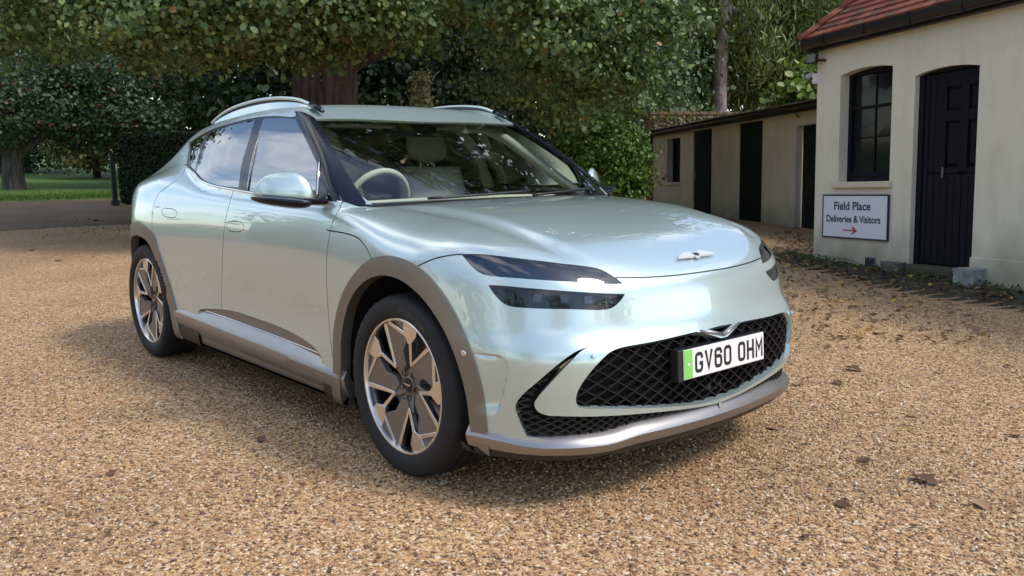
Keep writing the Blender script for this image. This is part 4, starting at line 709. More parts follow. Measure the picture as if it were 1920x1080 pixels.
sh=[(x*.72+.738*.28,y*.72) for x,y in sh]; mb=MB(); mb.add([hood(x,y,.0088) for x,y in sh],[list(range(7))]); mb.build('emblem_centre',M['dash'],em)
# ------------------------------------------------------------------ window bright strip, roof rails, mirrors
for s in (-1,1):
    P=np.array([[-2.527,.757,1.239],[-2.278,.803,1.194],[-2.11,.832,1.152],[-1.896,.848,1.126],[-1.619,.853,1.11],[-1.421,.855,1.1],[-1.172,.856,1.093],[-.895,.857,1.088],[-.683,.862,1.084],[-.525,.85,1.08]])
    P=crom(P,6); mb=MB(); mb.tube([(a[0],s*(a[1]+.002),a[2]) for a in P],.006,8,flat=(.7,1)); mb.build('beltline_strip',M['chrome'],car,True)
    P=crom(np.array([[-1.626,.675,1.482],[-1.555,.737,1.389],[-1.498,.797,1.264],[-1.458,.841,1.156],[-1.455,.853,1.11]]),6)
    mb=MB(); mb.tube([(a[0],s*(a[1]-.001),a[2]) for a in P],.0032,6); mb.build('door_pillar_strip',M['dark_chrome'],car,True)
    P=crom(np.array([[-.782,.804,1.252],[-.745,.833,1.19],[-.717,.858,1.098]]),5); mb=MB(); mb.tube([(a[0],s*a[1],a[2]) for a in P],.005,6); mb.build('quarter_light_strip',M['chrome'],car,True)
    # roof rail
    R=crom(np.array([[-2.44,.615,1.492],[-2.30,.612,1.535],[-2.096,.612,1.570],[-1.807,.615,1.590],[-1.571,.615,1.590],[-1.405,.612,1.579],[-1.306,.610,1.565],[-1.20,.605,1.535],[-1.146,.600,1.510]]),6)
    mb=MB(); mb.tube([(a[0],s*a[1],a[2]) for a in R],[.008+.004*math.sin(PI*i/(len(R)-1)) for i in range(len(R))],10,flat=(1.1,.9)); rl=mb.build('roof_rail',M['paint'],car,True)
    for nm_,m_,f0,f1,o0,o1 in (('rail_gap',M['black_plastic'],0.,.30,-.006,.0),('rail_web',M['paint'],.30,1.,.002,.010)):
        def wz(a,f,o): 
            zr=float(roof(np.array(a[0]),np.array(a[1]+.008)))-.012; return (a[0],s*(a[1]+o),(a[2]-.004)*(1-f)+zr*f)
        mb=MB(); mb.grid([[wz(a,f0,o0),wz(a,f1,o1)] for a in R[2:-3]]); mb.grid([[wz(a,f0,o0-.012),wz(a,f1,o1-.02)] for a in R[2:-3]]); mb.build(nm_,m_,rl,True)
    mb=MB(); mb.tube([(-1.10,s*.602,1.500),(-1.15,s*.602,1.522),(-1.205,s*.604,1.540)],[.010,.017,.018],8,flat=(1.2,.8)); mb.build('rail_foot',M['black_gloss'],rl,True)
    # door mirror: shaped shell
    G=[];nu,nv=28,20
    for i in range(nu+1):
        u=-1+2*i/nu                        # inboard (-1) to outboard (+1)
        prof=max(1e-3,(1-abs(u)**2.6))**.5
        row=[]
        for j in range(nv):
            a=2*PI*j/nv; cx=math.cos(a); cz=math.sin(a)
            wy=.885+.107*(u+1)
            xc=-.70-.075*(u+1)
            zt=.126*(1-.32*(u+1)/2)*prof
            z=1.092+(zt*cz if cz>0 else .022*prof*cz)+.012*(u+1)
            x=xc+(.058*cx if cx>0 else .060*cx)*prof*(1-.28*max(0,cz))
            row.append((x,s*wy,z))
        G.append(row)
    mb=MB(); mb.grid(G,True); mi=mb.build('door_mirror',M['paint'],car,True)
    G2=[]
    for i in range(nu+1):
        u=-1+2*i/nu; prof=max(1e-3,(1-abs(u)**3))**.5; row=[]
        for j in range(nv):
            a=2*PI*j/nv; cx,cz=math.cos(a),math.sin(a); wy=.93+.107*(u+1); xc=-.645-.085*(u+1)*.75
            row.append((xc+.078*cx*prof,s*wy,1.076+.012*(u+1)+(.012 if cz>0 else .036*(1-.4*(u+1)/2))*cz*prof))
        G2.append(row)
    mb=MB(); mb.grid(G2,True); mb.build('mirror_base',M['black_gloss'],mi,True)
    mb=MB(); mb.tube([(-.62,s*.850,1.090),(-.66,s*.875,1.082),(-.70,s*.93,1.078)],[.036,.030,.028],10,flat=(1,.62)); mb.build('mirror_arm',M['black_gloss'],mi,True)
    mb=MB(); mb.add([(-.765,s*.91,1.10),(-.885,s*1.07,1.125),(-.885,s*1.07,1.16),(-.77,s*.93,1.18)],[(0,1,2,3)]); mb.build('mirror_glass',M['chrome'],mi)
# wipers
for y0,y1 in ((-.52,.06),(.05,.58)):
    mb=MB(); P=[]
    for t in np.linspace(0,1,9):
        y=y0+(y1-y0)*t; z=1.085+.018*t; P.append((float(wscr(np.array(abs(y)),np.array(z)))+.012,y,z+.006))
    mb.tube(P,.007,6); mb.build('wiper',M['black_plastic'],car,True)
# ------------------------------------------------------------------ cabin
def seat(x,y,w=.25):
    se=empty('seat',(x,y,0),parent=car)
    G=[]
    for i in range(13):
        t=i/12; z=.62+.60*t; xx=-.10-.16*t; hw=w*(1-.10*t-.25*max(0,t-.8)); row=[]
        for j in range(16):
            a=2*PI*j/16; c,sn=math.cos(a),math.sin(a); row.append((xx+.075*math.copysign(abs(c)**.6,c),hw*math.copysign(abs(sn)**.6,sn),z))
        G.append(row)
    mb=MB(); mb.grid(G,True); mb.F.append(list(range(12*16,13*16))); mb.build('backrest',M['cream'],se,True)
    MB().box((-.18,-w,.50),(.42,w,.66),bev=.05).build('seat_cushion',M['cream'],se,True)
    G=[]
    for i in range(15):
        t=-1+2*i/14; pr=max(1e-3,1-abs(t)**3.2)**.5; row=[]
        for j in range(20):
            a=2*PI*j/20; c,sn=math.cos(a),math.sin(a); row.append((-.285+.060*pr*math.copysign(abs(c)**.7,c)-.015*t,.135*pr*math.copysign(abs(sn)**.7,sn)*(1-.08*t),1.345+.105*t))
        G.append(row)
    mb=MB(); mb.grid(G,True); mb.build('headrest',M['cream'],se,True)
    mb=MB()
    for s in (-1,1): mb.tube([(-.265,s*.05,1.14),(-.28,s*.05,1.28)],.007,6)
    mb.build('headrest_stalk',M['chrome'],se)
seat(-1.30,-.37); seat(-1.30,.37); seat(-2.15,-.36); seat(-2.15,.36)
# dashboard
G=[]
for y in np.linspace(-.72,.72,25):
    xf=-.40-.10*(abs(y)/.72)**2; row=[(xf,y,1.045),(xf-.10,y,1.062),(xf-.28,y,1.058),(xf-.40,y,1.030),(xf-.44,y,.98),(xf-.42,y,.80),(xf-.38,y,.55)]
    G.append(row)
mb=MB(); mb.grid(G); autosmooth(mb.build('dashboard',M['dash'],car,fix=False),50)
mb=MB(); P=crom(np.array([(-.80,-.70,1.052),(-.775,-.35,1.06),(-.765,0,1.062),(-.775,.35,1.06),(-.80,.70,1.052)]),6); mb.tube(P,.014,8,flat=(1.6,.8)); mb.build('dashboard_trim',M['cream'],car,True)
sw=empty('steering_wheel',parent=car); Rs=Matrix.Translation((-.985,-.37,1.045))@Matrix.Rotation(RAD(24),4,'Y')
mb=MB(); P=[(0,.175*math.cos(a),.175*math.sin(a)) for a in np.linspace(0,2*PI,49)]; 
mb.tube([tuple(Rs@Vector(q)) for q in P],.017,10,cap=False); mb.build('wheel_rim',M['cream'],sw,True)
mb=MB(); mb.box((-.02,-.07,-.055),(.03,.07,.05),bev=.015); mb.V=[tuple(Rs@Vector(v)) for v in mb.V]; mb.build('airbag_boss',M['dash'],sw,True)
mb=MB()
for a in (185,-5,270): mb.tube([tuple(Rs@Vector(q)) for q in ((0,.05*math.cos(RAD(a)),.05*math.sin(RAD(a))),(0,.165*math.cos(RAD(a)),.165*math.sin(RAD(a))))],.014,8)
mb.build('wheel_spoke',M['dash'],sw,True)
# cabin lining: floor, side walls, roof lining (inside of the shell)
MB().box((-3.1,-.78,.40),(-.5,.78,.44)).build('cabin_floor',M['dash'],car)
for s in (-1,1):
    MB().box((-2.5,s*.80-.015,.45),(-.55,s*.80+.015,1.06)).build('door_card',M['interior'],car)
    P=crom(np.array([(-.60,s*.765,1.04),(-.88,s*.715,1.205),(-1.20,s*.615,1.41),(-1.5,s*.575,1.455),(-2.1,s*.555,1.44),(-2.5,s*.53,1.38)]),5)
    mb=MB(); mb.tube(P,.030,8); mb.build('pillar_lining',M['cream'],car,True)
    mb=MB(); mb.tube(crom(np.array([(-1.58,s*.60,1.46),(-1.54,s*.73,1.30),(-1.50,s*.80,1.08)]),5),.035,8); mb.build('door_post_lining',M['cream'],car,True)
G=[[(x,y,float(roof(np.array(x),np.array(abs(y))))-.055) for y in np.linspace(-.60,.60,13)] for x in np.linspace(-1.27,-2.75,13)]
mb=MB(); mb.grid(G); mb.build('roof_lining',M['interior'],car,True,fix=False)
MB().box((-2.75,-.70,.45),(-2.70,.70,1.0)).build('rear_bulkhead',M['interior'],car)
MB().box((-1.155,-.12,1.385),(-1.125,.12,1.445),bev=.012).build('interior_mirror',M['dash'],car,True)
for s in (-1,1): MB().box((-1.30,s*.34-.20,1.432),(-1.14,s*.34+.20,1.447),bev=.005).build('sun_visor',M['interior'],car)

# ------------------------------------------------------------------ ground
def ramp(n,stops):
    r=n.nodes.new('ShaderNodeValToRGB'); e=r.color_ramp.elements
    while len(e)<len(stops): e.new(.5)
    for i,(p,c) in enumerate(stops): e[i].position=p; e[i].color=(*c,1)
    return r
STONE=[(0, (0.077, 0.041, 0.018)), (0.13, (0.175, 0.095, 0.044)), (0.27, (0.34, 0.193, 0.084)), (0.48, (0.464, 0.275, 0.126)), (0.66, (0.556, 0.357, 0.168)), (0.8, (0.649, 0.473, 0.26)), (0.88, (0.247, 0.164, 0.101)), (0.95, (0.72, 0.579, 0.386)), (1, (0.7, 0.6, 0.44))]
def gravel_mat(name,scale,dark=1.0):
    m=bpy.data.materials.new(name); m.use_nodes=True; n=m.node_tree; b=n.nodes['Principled BSDF']; L=n.links.new
    t=n.nodes.new('ShaderNodeTexCoord'); v=n.nodes.new('ShaderNodeTexVoronoi'); v.inputs['Scale'].default_value=scale; v.inputs['Randomness'].default_value=1
    L(t.outputs['Object'],v.inputs['Vector']); s=n.nodes.new('ShaderNodeSeparateColor'); L(v.outputs['Color'],s.inputs[0])
    r=ramp(n,[(p,tuple(x*dark for x in c)) for p,c in STONE]); L(s.outputs[0],r.inputs['Fac'])
    z=n.nodes.new('ShaderNodeTexNoise'); z.inputs['Scale'].default_value=.55; z.inputs['Detail'].default_value=7; L(t.outputs['Object'],z.inputs['Vector'])
    r2=ramp(n,[(.30,(.72,.68,.66)),(.62,(1.05,1.0,.98))]); L(z.outputs['Fac'],r2.inputs['Fac'])
    mu=n.nodes.new('ShaderNodeMix'); mu.data_type='RGBA'; mu.blend_type='MULTIPLY'; mu.inputs['Factor'].default_value=1; L(r.outputs['Color'],mu.inputs['A']); L(r2.outputs['Color'],mu.inputs['B'])
    L(mu.outputs['Result'],b.inputs['Base Color']); b.inputs['Roughness'].default_value=.75
    bp=n.nodes.new('ShaderNodeBump'); bp.inputs['Strength'].default_value=.9; bp.inputs['Distance'].default_value=.006; bp.invert=True; L(v.outputs['Distance'],bp.inputs['Height']); L(bp.outputs['Normal'],b.inputs['Normal'])
    return m
def sheet(name,pts,z,m):
    n=len(pts); mb=MB(); mb.add([(x,y,z if not callable(z) else z(x,y)) for x,y in pts],[list(range(n))]); o=mb.build(name,m); o['kind']='structure'; return o
G=[];xs=np.concatenate([[-260],np.linspace(-60,24,29),[200]]); ys=np.concatenate([[-200],np.linspace(-36,60,33),[260]])
def ghz(x,y): 
    # the lawn beyond the drive climbs gently
    return max(0,(-x-29))*.028*float(sst(-29,-36,np.array(x)))
mb=MB(); mb.grid([[(x,y,max(-.0,ghz(x,y)-.004)) for y in ys] for x in xs]); gr=mb.build('ground',gravel_mat('gravel_ground',78),smooth=True); gr['kind']='structure'
if gr.data.polygons[0].normal.z<0: gr.data.flip_normals()
# loose stones lying on the near gravel
def stones(name,n,rmin,rmax,smin,smax,seed):
    g=np.random.default_rng(seed)
    r=np.sqrt(g.uniform(rmin**2,rmax**2,n*2)); a=YAW+g.uniform(-.64,.60,n*2)
    # thin out with distance
    keep=g.uniform(0,1,n*2)<np.clip((3.6/r)**1.1,.0,1); r,a=r[keep][:n],a[keep][:n]; n=len(r)
    c=np.c_[CAMP[0]+r*np.cos(a),CAMP[1]+r*np.sin(a),g.uniform(-.0025,.0018,n)]
    base=np.array([(1,0,0),(-1,0,0),(0,1,0),(0,-1,0),(0,0,1),(0,0,-1)],float)
    tri=np.array([(0,2,4),(2,1,4),(1,3,4),(3,0,4),(2,0,5),(1,2,5),(3,1,5),(0,3,5)])
    s=g.uniform(smin,smax,n)*g.choice([.7,.9,1,1,1.25],n)
    dim=np.stack([s*g.uniform(.8,1.3,n),s*g.uniform(.6,1.0,n),s*g.uniform(.45,.8,n)],1)
    P=base[None]*dim[:,None,:]*g.uniform(.75,1.2,(n,6,1))+g.normal(0,.12,(n,6,3))*s[:,None,None]
    az=g.uniform(0,2*np.pi,n); tl=g.normal(0,.35,n); ca,sa,ct,st=np.cos(az),np.sin(az),np.cos(tl),np.sin(tl)
    x,y,z=P[...,0].copy(),P[...,1].copy(),P[...,2].copy()
    y,z=y*ct[:,None]-z*st[:,None],y*st[:,None]+z*ct[:,None]
    P=np.stack([x*ca[:,None]-y*sa[:,None],x*sa[:,None]+y*ca[:,None],z],-1)+c[:,None,:]
    T=(tri[None]+6*np.arange(n)[:,None,None]).reshape(-1,3)
    st_=np.array([q for q,_ in STONE]); sc=np.array([q for _,q in STONE]); u=g.uniform(0,1,n); col=np.stack([np.interp(u,st_,sc[:,k]) for k in range(3)],1)*g.uniform(.8,1.2,(n,1))
    m=bpy.data.materials.new('loose_stone'); m.use_nodes=True; nt=m.node_tree; at=nt.nodes.new('ShaderNodeAttribute'); at.attribute_name='col'; b=nt.nodes['Principled BSDF']
    nt.links.new(at.outputs['Color'],b.inputs['Base Color']); b.inputs['Roughness'].default_value=.6
    o=fast(name,P.reshape(-1,3),T,m,smooth=True,colors=np.repeat(col,6,0)); o['kind']='stuff'; return o
stones('gravel',150000,1.75,8.5,.0046,.0088,5)
# grey lane with painted oak shade, and lawn on the far side of the drive
def rag(P,amp,step=.35):
    P=np.array(P,float); out=[]; g=np.random.default_rng(3); n=len(P)
    for i in range(n):
        a,b=P[i],P[(i+1)%n]; m=max(1,int(np.linalg.norm(b-a)/step))
        for t in np.arange(m)/m: out.append(tuple(a+(b-a)*t+g.normal(0,amp,2)))
    return out
sheet('lane_oak_shade',rag([(-29.4,-20),(-17.0,-20),(-15.2,-2),(-15.8,3.2),(-18.5,6),(-22.8,8),(-26.0,9),(-29.2,8.2)],.14),.004,gravel_mat('grey_lane_painted_shade',60,.42))
lm=mat('lawn_turf',(.085,.165,.020),.9,noise=(.05,.115,.014),scale=1.3,bump=.5)
def lawn():
    G=[[(x,y,ghz(x,y)+.008+.05*float(sst(-29.0,-30,np.array(x)))) for y in np.linspace(-30,26,25)] for x in np.linspace(-29.0,-110,34)]
    mb=MB(); mb.grid(G); o=mb.build('lawn',lm,smooth=True); o['kind']='structure'
    if o.data.polygons[0].normal.z<0: o.data.flip_normals()
lawn()
g=np.random.default_rng(21); n=5000; pts=np.c_[-29.1-np.abs(g.normal(0,1.6,n)),g.uniform(-4,8.5,n)]
GRASS=(pts,np.c_[g.normal(0,1,n),g.normal(0,1,n),g.uniform(0,.3,n)])
# ------------------------------------------------------------------ foliage
def leafmat(name,trans=.16,rough=.45):
    m=bpy.data.materials.new(name); m.use_nodes=True; n=m.node_tree; b=n.nodes['Principled BSDF']; o=n.nodes['Material Output']; L=n.links.new
    at=n.nodes.new('ShaderNodeAttribute'); at.attribute_name='col'; L(at.outputs['Color'],b.inputs['Base Color']); b.inputs['Roughness'].default_value=rough; b.inputs['Specular IOR Level'].default_value=.35
    tr=n.nodes.new('ShaderNodeBsdfTranslucent'); mx=n.nodes.new('ShaderNodeMix'); mx.data_type='RGBA'; mx.blend_type='MULTIPLY'; mx.inputs['Factor'].default_value=1; mx.inputs['B'].default_value=(1.15,1.45,.6,1)
    L(at.outputs['Color'],mx.inputs['A']); L(mx.outputs['Result'],tr.inputs['Color'])
    ms=n.nodes.new('ShaderNodeMixShader'); ms.inputs[0].default_value=trans; L(b.outputs[0],ms.inputs[1]); L(tr.outputs[0],ms.inputs[2]); L(ms.outputs[0],o.inputs['Surface'])
    return m
LM=leafmat('leaf'); 
def leaves(P,Nrm,size,g,aspect=.62,droop=0.,pal=((.05,.085,.022),(.085,.125,.035)),rare=None):
    n=len(P); Nrm=Nrm/np.linalg.norm(Nrm,axis=1)[:,None]
    t=g.normal(0,1,(n,3)); t[:,2]-=droop; t-=(t*Nrm).sum(1)[:,None]*Nrm; t/=np.linalg.norm(t,axis=1)[:,None]; b=np.cross(Nrm,t)
    s=(size*g.uniform(.45,1.4,n))[:,None]
    sh=[(0,-.5,0),(.30,-.22,.07),(.34,.16,.09),(0,.5,-.05),(-.34,.16,.09),(-.30,-.22,.07)]
    V=np.stack([P+s*(x*aspect/.62*b+y*t+z*Nrm) for x,y,z in sh],1).reshape(-1,3)
    F=(np.array([(0,1,2,3),(0,3,4,5)])[None]+6*np.arange(n)[:,None,None]).reshape(-1,4)
    u=g.uniform(0,1,(n,1))**1.2; c=np.array(pal[0])*(1-u)+np.array(pal[1])*u; c=c*g.uniform(.8,1.2,(n,1))
    if rare:
        k=g.uniform(0,1,n)<rare[0]; c[k]=np.array(rare[1])*g.uniform(.7,1.2,(k.sum(),1))
    return V,F,np.repeat(c,6,0)
def crown(name,parent,blobs,size,seed,m=None,clump=.38,per=55,pal=None,droop=0.,aspect=.62,rare=None,shell=.55,up=.6):
    """blobs: (x,y,z,rx,ry,rz,clumps)"""
    g=np.random.default_rng(seed); PP=[];NN=[]
    for x,y,z,rx,ry,rz,k in blobs:
        d=g.normal(0,1,(k,3)); d/=np.linalg.norm(d,axis=1)[:,None]; r=g.uniform(shell,1.05,k)**.8
        c=np.array([x,y,z])+d*np.array([rx,ry,rz])*r[:,None]
        cs=clump*g.uniform(.6,1.4,k)
        for i in range(k):
            n=int(per*g.uniform(.5,1.4)); o=g.normal(0,1,(n,3))*cs[i]*np.array([1,1,.5 if not droop else 1.5])
            PP.append(c[i]+o); NN.append(d[i]*.5+np.array([0,0,up])+o/cs[i]*.35+g.normal(0,.8,(n,3)))
    P=np.vstack(PP);N=np.vstack(NN); k=P[:,2]>.06; P,N=P[k],N[k]
    V,F,c=leaves(P,N,size,g,aspect,droop,pal or ((.05,.085,.022),(.085,.125,.035)),rare)
    o=fast(name,V,F,m or LM,parent,True,c); o['kind']='stuff'; return o
V,Fc,c=leaves(np.c_[GRASS[0],[ghz(a,b)+.06+.05*float(sst(-29.0,-30,np.array(a))) for a,b in GRASS[0]]],GRASS[1],.13,np.random.default_rng(22),aspect=.12,droop=-1.5,pal=((.06,.12,.018),(.13,.22,.035))); o=fast('grass',V,Fc,LM,None,True,c); o['kind']='stuff'
BARK=mat('dark_bark',(.085,.060,.048),.9,noise=(.035,.026,.022),scale=5,bump=1.0)
def barkmat(name,a,b,sc=(9,9,1.2),strength=1.0):
    m=bpy.data.materials.new(name); m.use_nodes=True; n=m.node_tree; p=n.nodes['Principled BSDF']; L=n.links.new
    t=n.nodes.new('ShaderNodeTexCoord'); mp=n.nodes.new('ShaderNodeMapping'); mp.inputs['Scale'].default_value=sc; z=n.nodes.new('ShaderNodeTexNoise'); z.inputs['Scale'].default_value=1; z.inputs['Detail'].default_value=8
    L(t.outputs['Object'],mp.inputs[0]); L(mp.outputs[0],z.inputs['Vector']); r=ramp(n,[(.36,a),(.62,b)]); L(z.outputs['Fac'],r.inputs['Fac']); L(r.outputs['Color'],p.inputs['Base Color']); p.inputs['Roughness'].default_value=.9
    bp=n.nodes.new('ShaderNodeBump'); bp.inputs['Strength'].default_value=strength; bp.inputs['Distance'].default_value=.05; L(z.outputs['Fac'],bp.inputs['Height']); L(bp.outputs['Normal'],p.inputs['Normal']); return m
OAKB=barkmat('oak_bark',(.030,.022,.018),(.115,.078,.060)); PINEB=barkmat('pine_bark',(.15,.12,.11),(.42,.345,.315),(7,7,2.5)); GREYB=barkmat('grey_bark',(.045,.04,.035),(.12,.105,.09))
def trunk(name,parent,P,R,m,seed=0,n=14,rough=.10):
    g=np.random.default_rng(seed); C=crom(np.array(P,float),6); k=len(C); Rr=np.interp(np.linspace(0,1,k),np.linspace(0,1,len(R)),R)
    ph=g.uniform(0,6.28,4); G=[]
    for i in range(k):
        t=C[min(i+1,k-1)]-C[max(i-1,0)]; t/=np.linalg.norm(t); a=np.cross(t,[0,1,0] if abs(t[1])<.9 else [1,0,0]); a/=np.linalg.norm(a); b=np.cross(t,a)
        G.append([C[i]+Rr[i]*(1+rough*(math.sin(3*q+ph[0]+i*.25)+.6*math.sin(5*q+ph[1]-i*.3)+.4*g.uniform(-1,1)))*(math.cos(q)*a+math.sin(q)*b) for q in np.linspace(0,2*PI,n,endpoint=False)])
    mb=MB(); mb.grid(G,True); return mb.build(name,m,parent,True)
def blobs(rows): return [tuple(r) for r in rows]
TG='trees standing behind the drive'
# --- great oak
ox,oy=-14.15,6.7
oak=tag(empty('oak_tree',(0,0,0)),'huge spreading oak with a thick dark trunk behind the car roof','tree')
trunk('trunk',oak,[(ox,oy,-.1),(ox+.03,oy,.8),(ox,oy+.05,2.6),(ox+.1,oy,4.5),(ox+.2,oy-.1,8)],[1.05,.80,.70,.66,.40],OAKB,1,22,.06)
for i,(q,rr) in enumerate((([(ox,oy,3.0),(ox+2.2,oy-1.8,4.6),(ox+5.0,oy-3.0,5.3)],[.34,.22,.08]),([(ox,oy,3.2),(ox+1.5,oy+2.5,4.4),(ox+4.5,oy+5.0,4.6)],[.34,.22,.07]),([(ox,oy,3.4),(ox-1,oy-3.5,4.8),(ox-.5,oy-7,5.4)],[.32,.2,.07]),([(ox,oy,4),(ox-2,oy+3,6.5),(ox-3,oy+6,8)],[.3,.2,.07]),([(ox,oy,4.4),(ox+2.5,oy+.5,7.5),(ox+4,oy,11)],[.3,.2,.07]))):
    trunk('limb',oak,q,rr,OAKB,10+i,10)
OB=[(-13.54,-0.20,3.81,1.50,1.50,1.00,19),(-12.85,0.59,3.64,1.40,1.40,0.80,20),(-11.05,1.13,3.54,1.30,1.30,0.75,23),(-11.97,0.84,4.18,1.50,1.50,0.90,19),(-9.80,1.79,3.37,1.25,1.25,0.70,24),(-9.96,1.62,3.88,1.30,1.30,0.80,19),(-9.25,2.43,3.29,1.20,1.20,0.65,23),(-8.46,2.87,3.37,1.10,1.10,0.60,20),(-8.32,3.65,3.36,1.00,1.00,0.60,20),(-8.62,2.39,3.69,1.20,1.20,0.70,17),(-7.89,3.23,3.75,1.20,1.20,0.70,17),(-7.85,4.03,3.49,1.00,1.00,0.55,15),(-8.46,4.09,3.05,0.50,0.50,0.30,6),(-9.12,3.64,2.89,0.35,0.35,0.25,5),(-7.72,4.94,3.94,1.30,1.30,0.60,19),(-7.29,5.73,3.82,1.30,1.30,0.60,20),(-6.99,6.68,3.42,1.10,1.10,0.65,22),(-6.88,7.42,3.08,1.00,1.00,0.65,20),(-6.60,7.74,3.39,1.10,1.10,0.70,18),(-7.05,7.98,2.55,0.70,0.70,0.45,12),(-7.82,7.87,2.60,0.75,0.75,0.40,12),(-8.61,7.72,3.19,0.90,0.90,0.40,10),(-10.61,7.70,3.78,1.20,1.20,0.40,8),(-12.14,7.48,4.05,1.20,1.20,0.50,8),(-10.92,2.80,2.88,0.60,0.60,0.20,5),(-12.29,1.99,3.07,0.90,0.90,0.28,6),(-15.65,1.19,3.33,1.10,1.10,0.35,7),(-8.91,8.13,2.31,0.60,0.60,0.35,6),(-8.74,9.08,2.09,0.45,0.45,0.30,5),(-10.06,8.34,2.78,0.80,0.80,0.35,5),(-8.47,10.15,2.37,0.50,0.50,0.30,5)]
crown('crown',oak,OB,.092,3,per=150,clump=.21,pal=((.055,.098,.032),(.24,.31,.115)),rare=(.006,(.30,.17,.05)))
OB2=[(-13.25,6.20,7.54,5.50,5.50,2.50,108),(-14.55,3.20,6.77,4.50,4.50,2.20,72),(-10.06,8.34,6.75,4.50,4.50,2.20,72),(-13.25,6.20,13.30,5.50,5.50,3.00,84),(-15.57,3.55,11.55,4.00,4.00,2.50,43),(-10.82,8.99,11.74,4.00,4.00,2.50,43),(-18.91,1.26,6.37,3.50,3.50,2.00,43),(-9.36,10.66,5.94,3.00,3.00,2.00,43),(-16.82,8.20,6.33,6.00,6.00,1.60,96),(-21.61,4.24,5.82,4.00,4.00,1.20,55),(-15.07,11.72,5.60,4.00,4.00,1.20,60),(-8.68,9.92,7.98,4.00,4.00,2.20,72),(-7.35,9.91,9.60,4.00,4.00,2.40,60),(-8.65,8.43,12.49,4.00,4.00,2.40,48)]
crown('upper_crown',oak,OB2,.34,4,per=42,clump=.62,pal=((.045,.070,.024),(.10,.13,.045)))
# --- rowan with red berries at the left
rx,ry=-35.57,4.99
row=tag(empty('rowan_tree',(0,0,0)),'small round-headed tree dotted with red berries on the lawn edge at far left','tree')
trunk('trunk',row,[(rx,ry,.2),(rx,ry,1.0),(rx-.1,ry+.1,1.9),(rx,ry,3.2)],[.42,.36,.33,.16],GREYB,2,12)
for q in ([(rx,ry,1.3),(rx+.5,ry+1.2,2.4),(rx+.6,ry+2.8,3.3)],[(rx,ry,1.5),(rx+.3,ry-1.3,2.6),(rx+.4,ry-2.8,3.6)]): trunk('limb',row,q,[.2,.13,.05],GREYB,5,8)
RB=[(rx+1.2,ry+3.4,5.0,2.2,2.6,1.2,60),(rx+.6,ry+.3,3.5,2.6,2.6,1.5,95),(rx+.3,ry+2.7,3.4,2.2,2.4,1.5,80),(rx+1.4,ry+4.6,3.0,1.8,1.9,1.2,55),(rx+.2,ry-2.4,3.6,2.2,2.4,1.5,60),(rx-.4,ry+1,5.0,2.6,3,1.4,60)]
crown('crown',row,RB,.15,6,per=75,clump=.38,pal=((.040,.070,.038),(.10,.135,.070)),rare=(.003,(.28,.06,.03)))
g=np.random.default_rng(9); mb=MB()
bm=bmesh.new(); bmesh.ops.create_icosphere(bm,subdivisions=1,radius=.032); iv=[v.co.copy() for v in bm.verts]; bm.verts.index_update(); fi=[[v.index for v in f.verts] for f in bm.faces]; bm.free()
for _ in range(210):
    b=RB[g.integers(0,6)]; d=g.normal(0,1,3); d/=np.linalg.norm(d); c=np.array(b[:3])+d*np.array(b[3:6])*1.05
    for k in range(3): mb.add([tuple(c+g.normal(0,.04,3)*0+np.array(v)+np.array([0,.06*k,.03*k])) for v in iv],fi)
bo=mb.build('berries',mat('berry_red',(.22,.045,.035),.5),row,True,fix=False); bo['kind']='stuff'
# --- other trees: (name,label,x,y,trunk r,height,crown blobs,leaf,per,palette,droop)
def tree(name,label,x,y,r,h,B,size,per,pal,seed,clump=.6,droop=0,bark=None,group=None,rare=None,aspect=.62):
    t=tag(empty(name,(0,0,0)),label,'tree',group)
    trunk('trunk',t,[(x,y,-.1),(x+.05,y,h*.25),(x-.05,y+.1,h*.55),(x,y,h*.9)],[r*1.2,r,r*.75,r*.15],bark or BARK,seed,10)
    crown('crown',t,B,size,seed,per=per,clump=clump,pal=pal,droop=droop,rare=rare,aspect=aspect)
    return t
def domed(x,y,z0,z1,rad,k):
    h=(z1-z0)/2; return [(x,y,z0+h,rad,rad,h,k),(x+rad*.4,y-rad*.3,z0+h*.7,rad*.7,rad*.7,h*.7,k//2),(x-rad*.3,y+rad*.4,z0+h*1.2,rad*.7,rad*.7,h*.75,k//2)]
DG=((.022,.040,.014),(.050,.078,.026)); MG=((.065,.105,.028),(.16,.22,.066)); LG=((.12,.17,.042),(.26,.32,.095)); BG=((.055,.090,.042),(.14,.19,.095))
tree('lime_tree','dark broad tree behind the berry tree at far left',-57.89,6.81,0.40,12.0,domed(-57.89,6.81,1.2,14.0,6.0,200),0.36,40,DG,61,clump=1.00)
tree('lime_tree','dark tree filling the gap between berry tree and hedge',-45.62,14.77,0.40,13.0,domed(-45.62,14.77,1.0,14.0,6.0,230),0.34,40,DG,62,clump=0.95)
tree('yew_tree','very dark dense tree behind the oak trunk',-33.81,16.12,0.40,11.0,domed(-33.81,16.12,0.4,12.0,5.0,220),0.30,40,DG,63,clump=0.80)
tree('yew_tree','dark green tree seen between the oak trunk and the golden conifer',-28.89,18.71,0.35,11.0,domed(-28.89,18.71,0.3,12.0,4.6,210),0.28,40,DG,64,clump=0.80)
tree('yew_tree','dark tree under the right side of the oak canopy',-23.21,19.13,0.35,10.0,domed(-23.21,19.13,0.3,10.5,4.0,190),0.24,40,DG,65,clump=0.70)
tree('holm_oak','dense blue-green evergreen oak left of the pine trunk',-17.20,18.40,0.35,12.0,domed(-17.20,18.40,0.5,11.5,3.6,210),0.17,60,BG,66,clump=0.50)
tree('holm_oak','blue-green evergreen leaning against the pine trunk',-21.07,26.14,0.30,11.0,domed(-21.07,26.14,0.8,11.0,3.0,160),0.19,54,BG,67,clump=0.55)
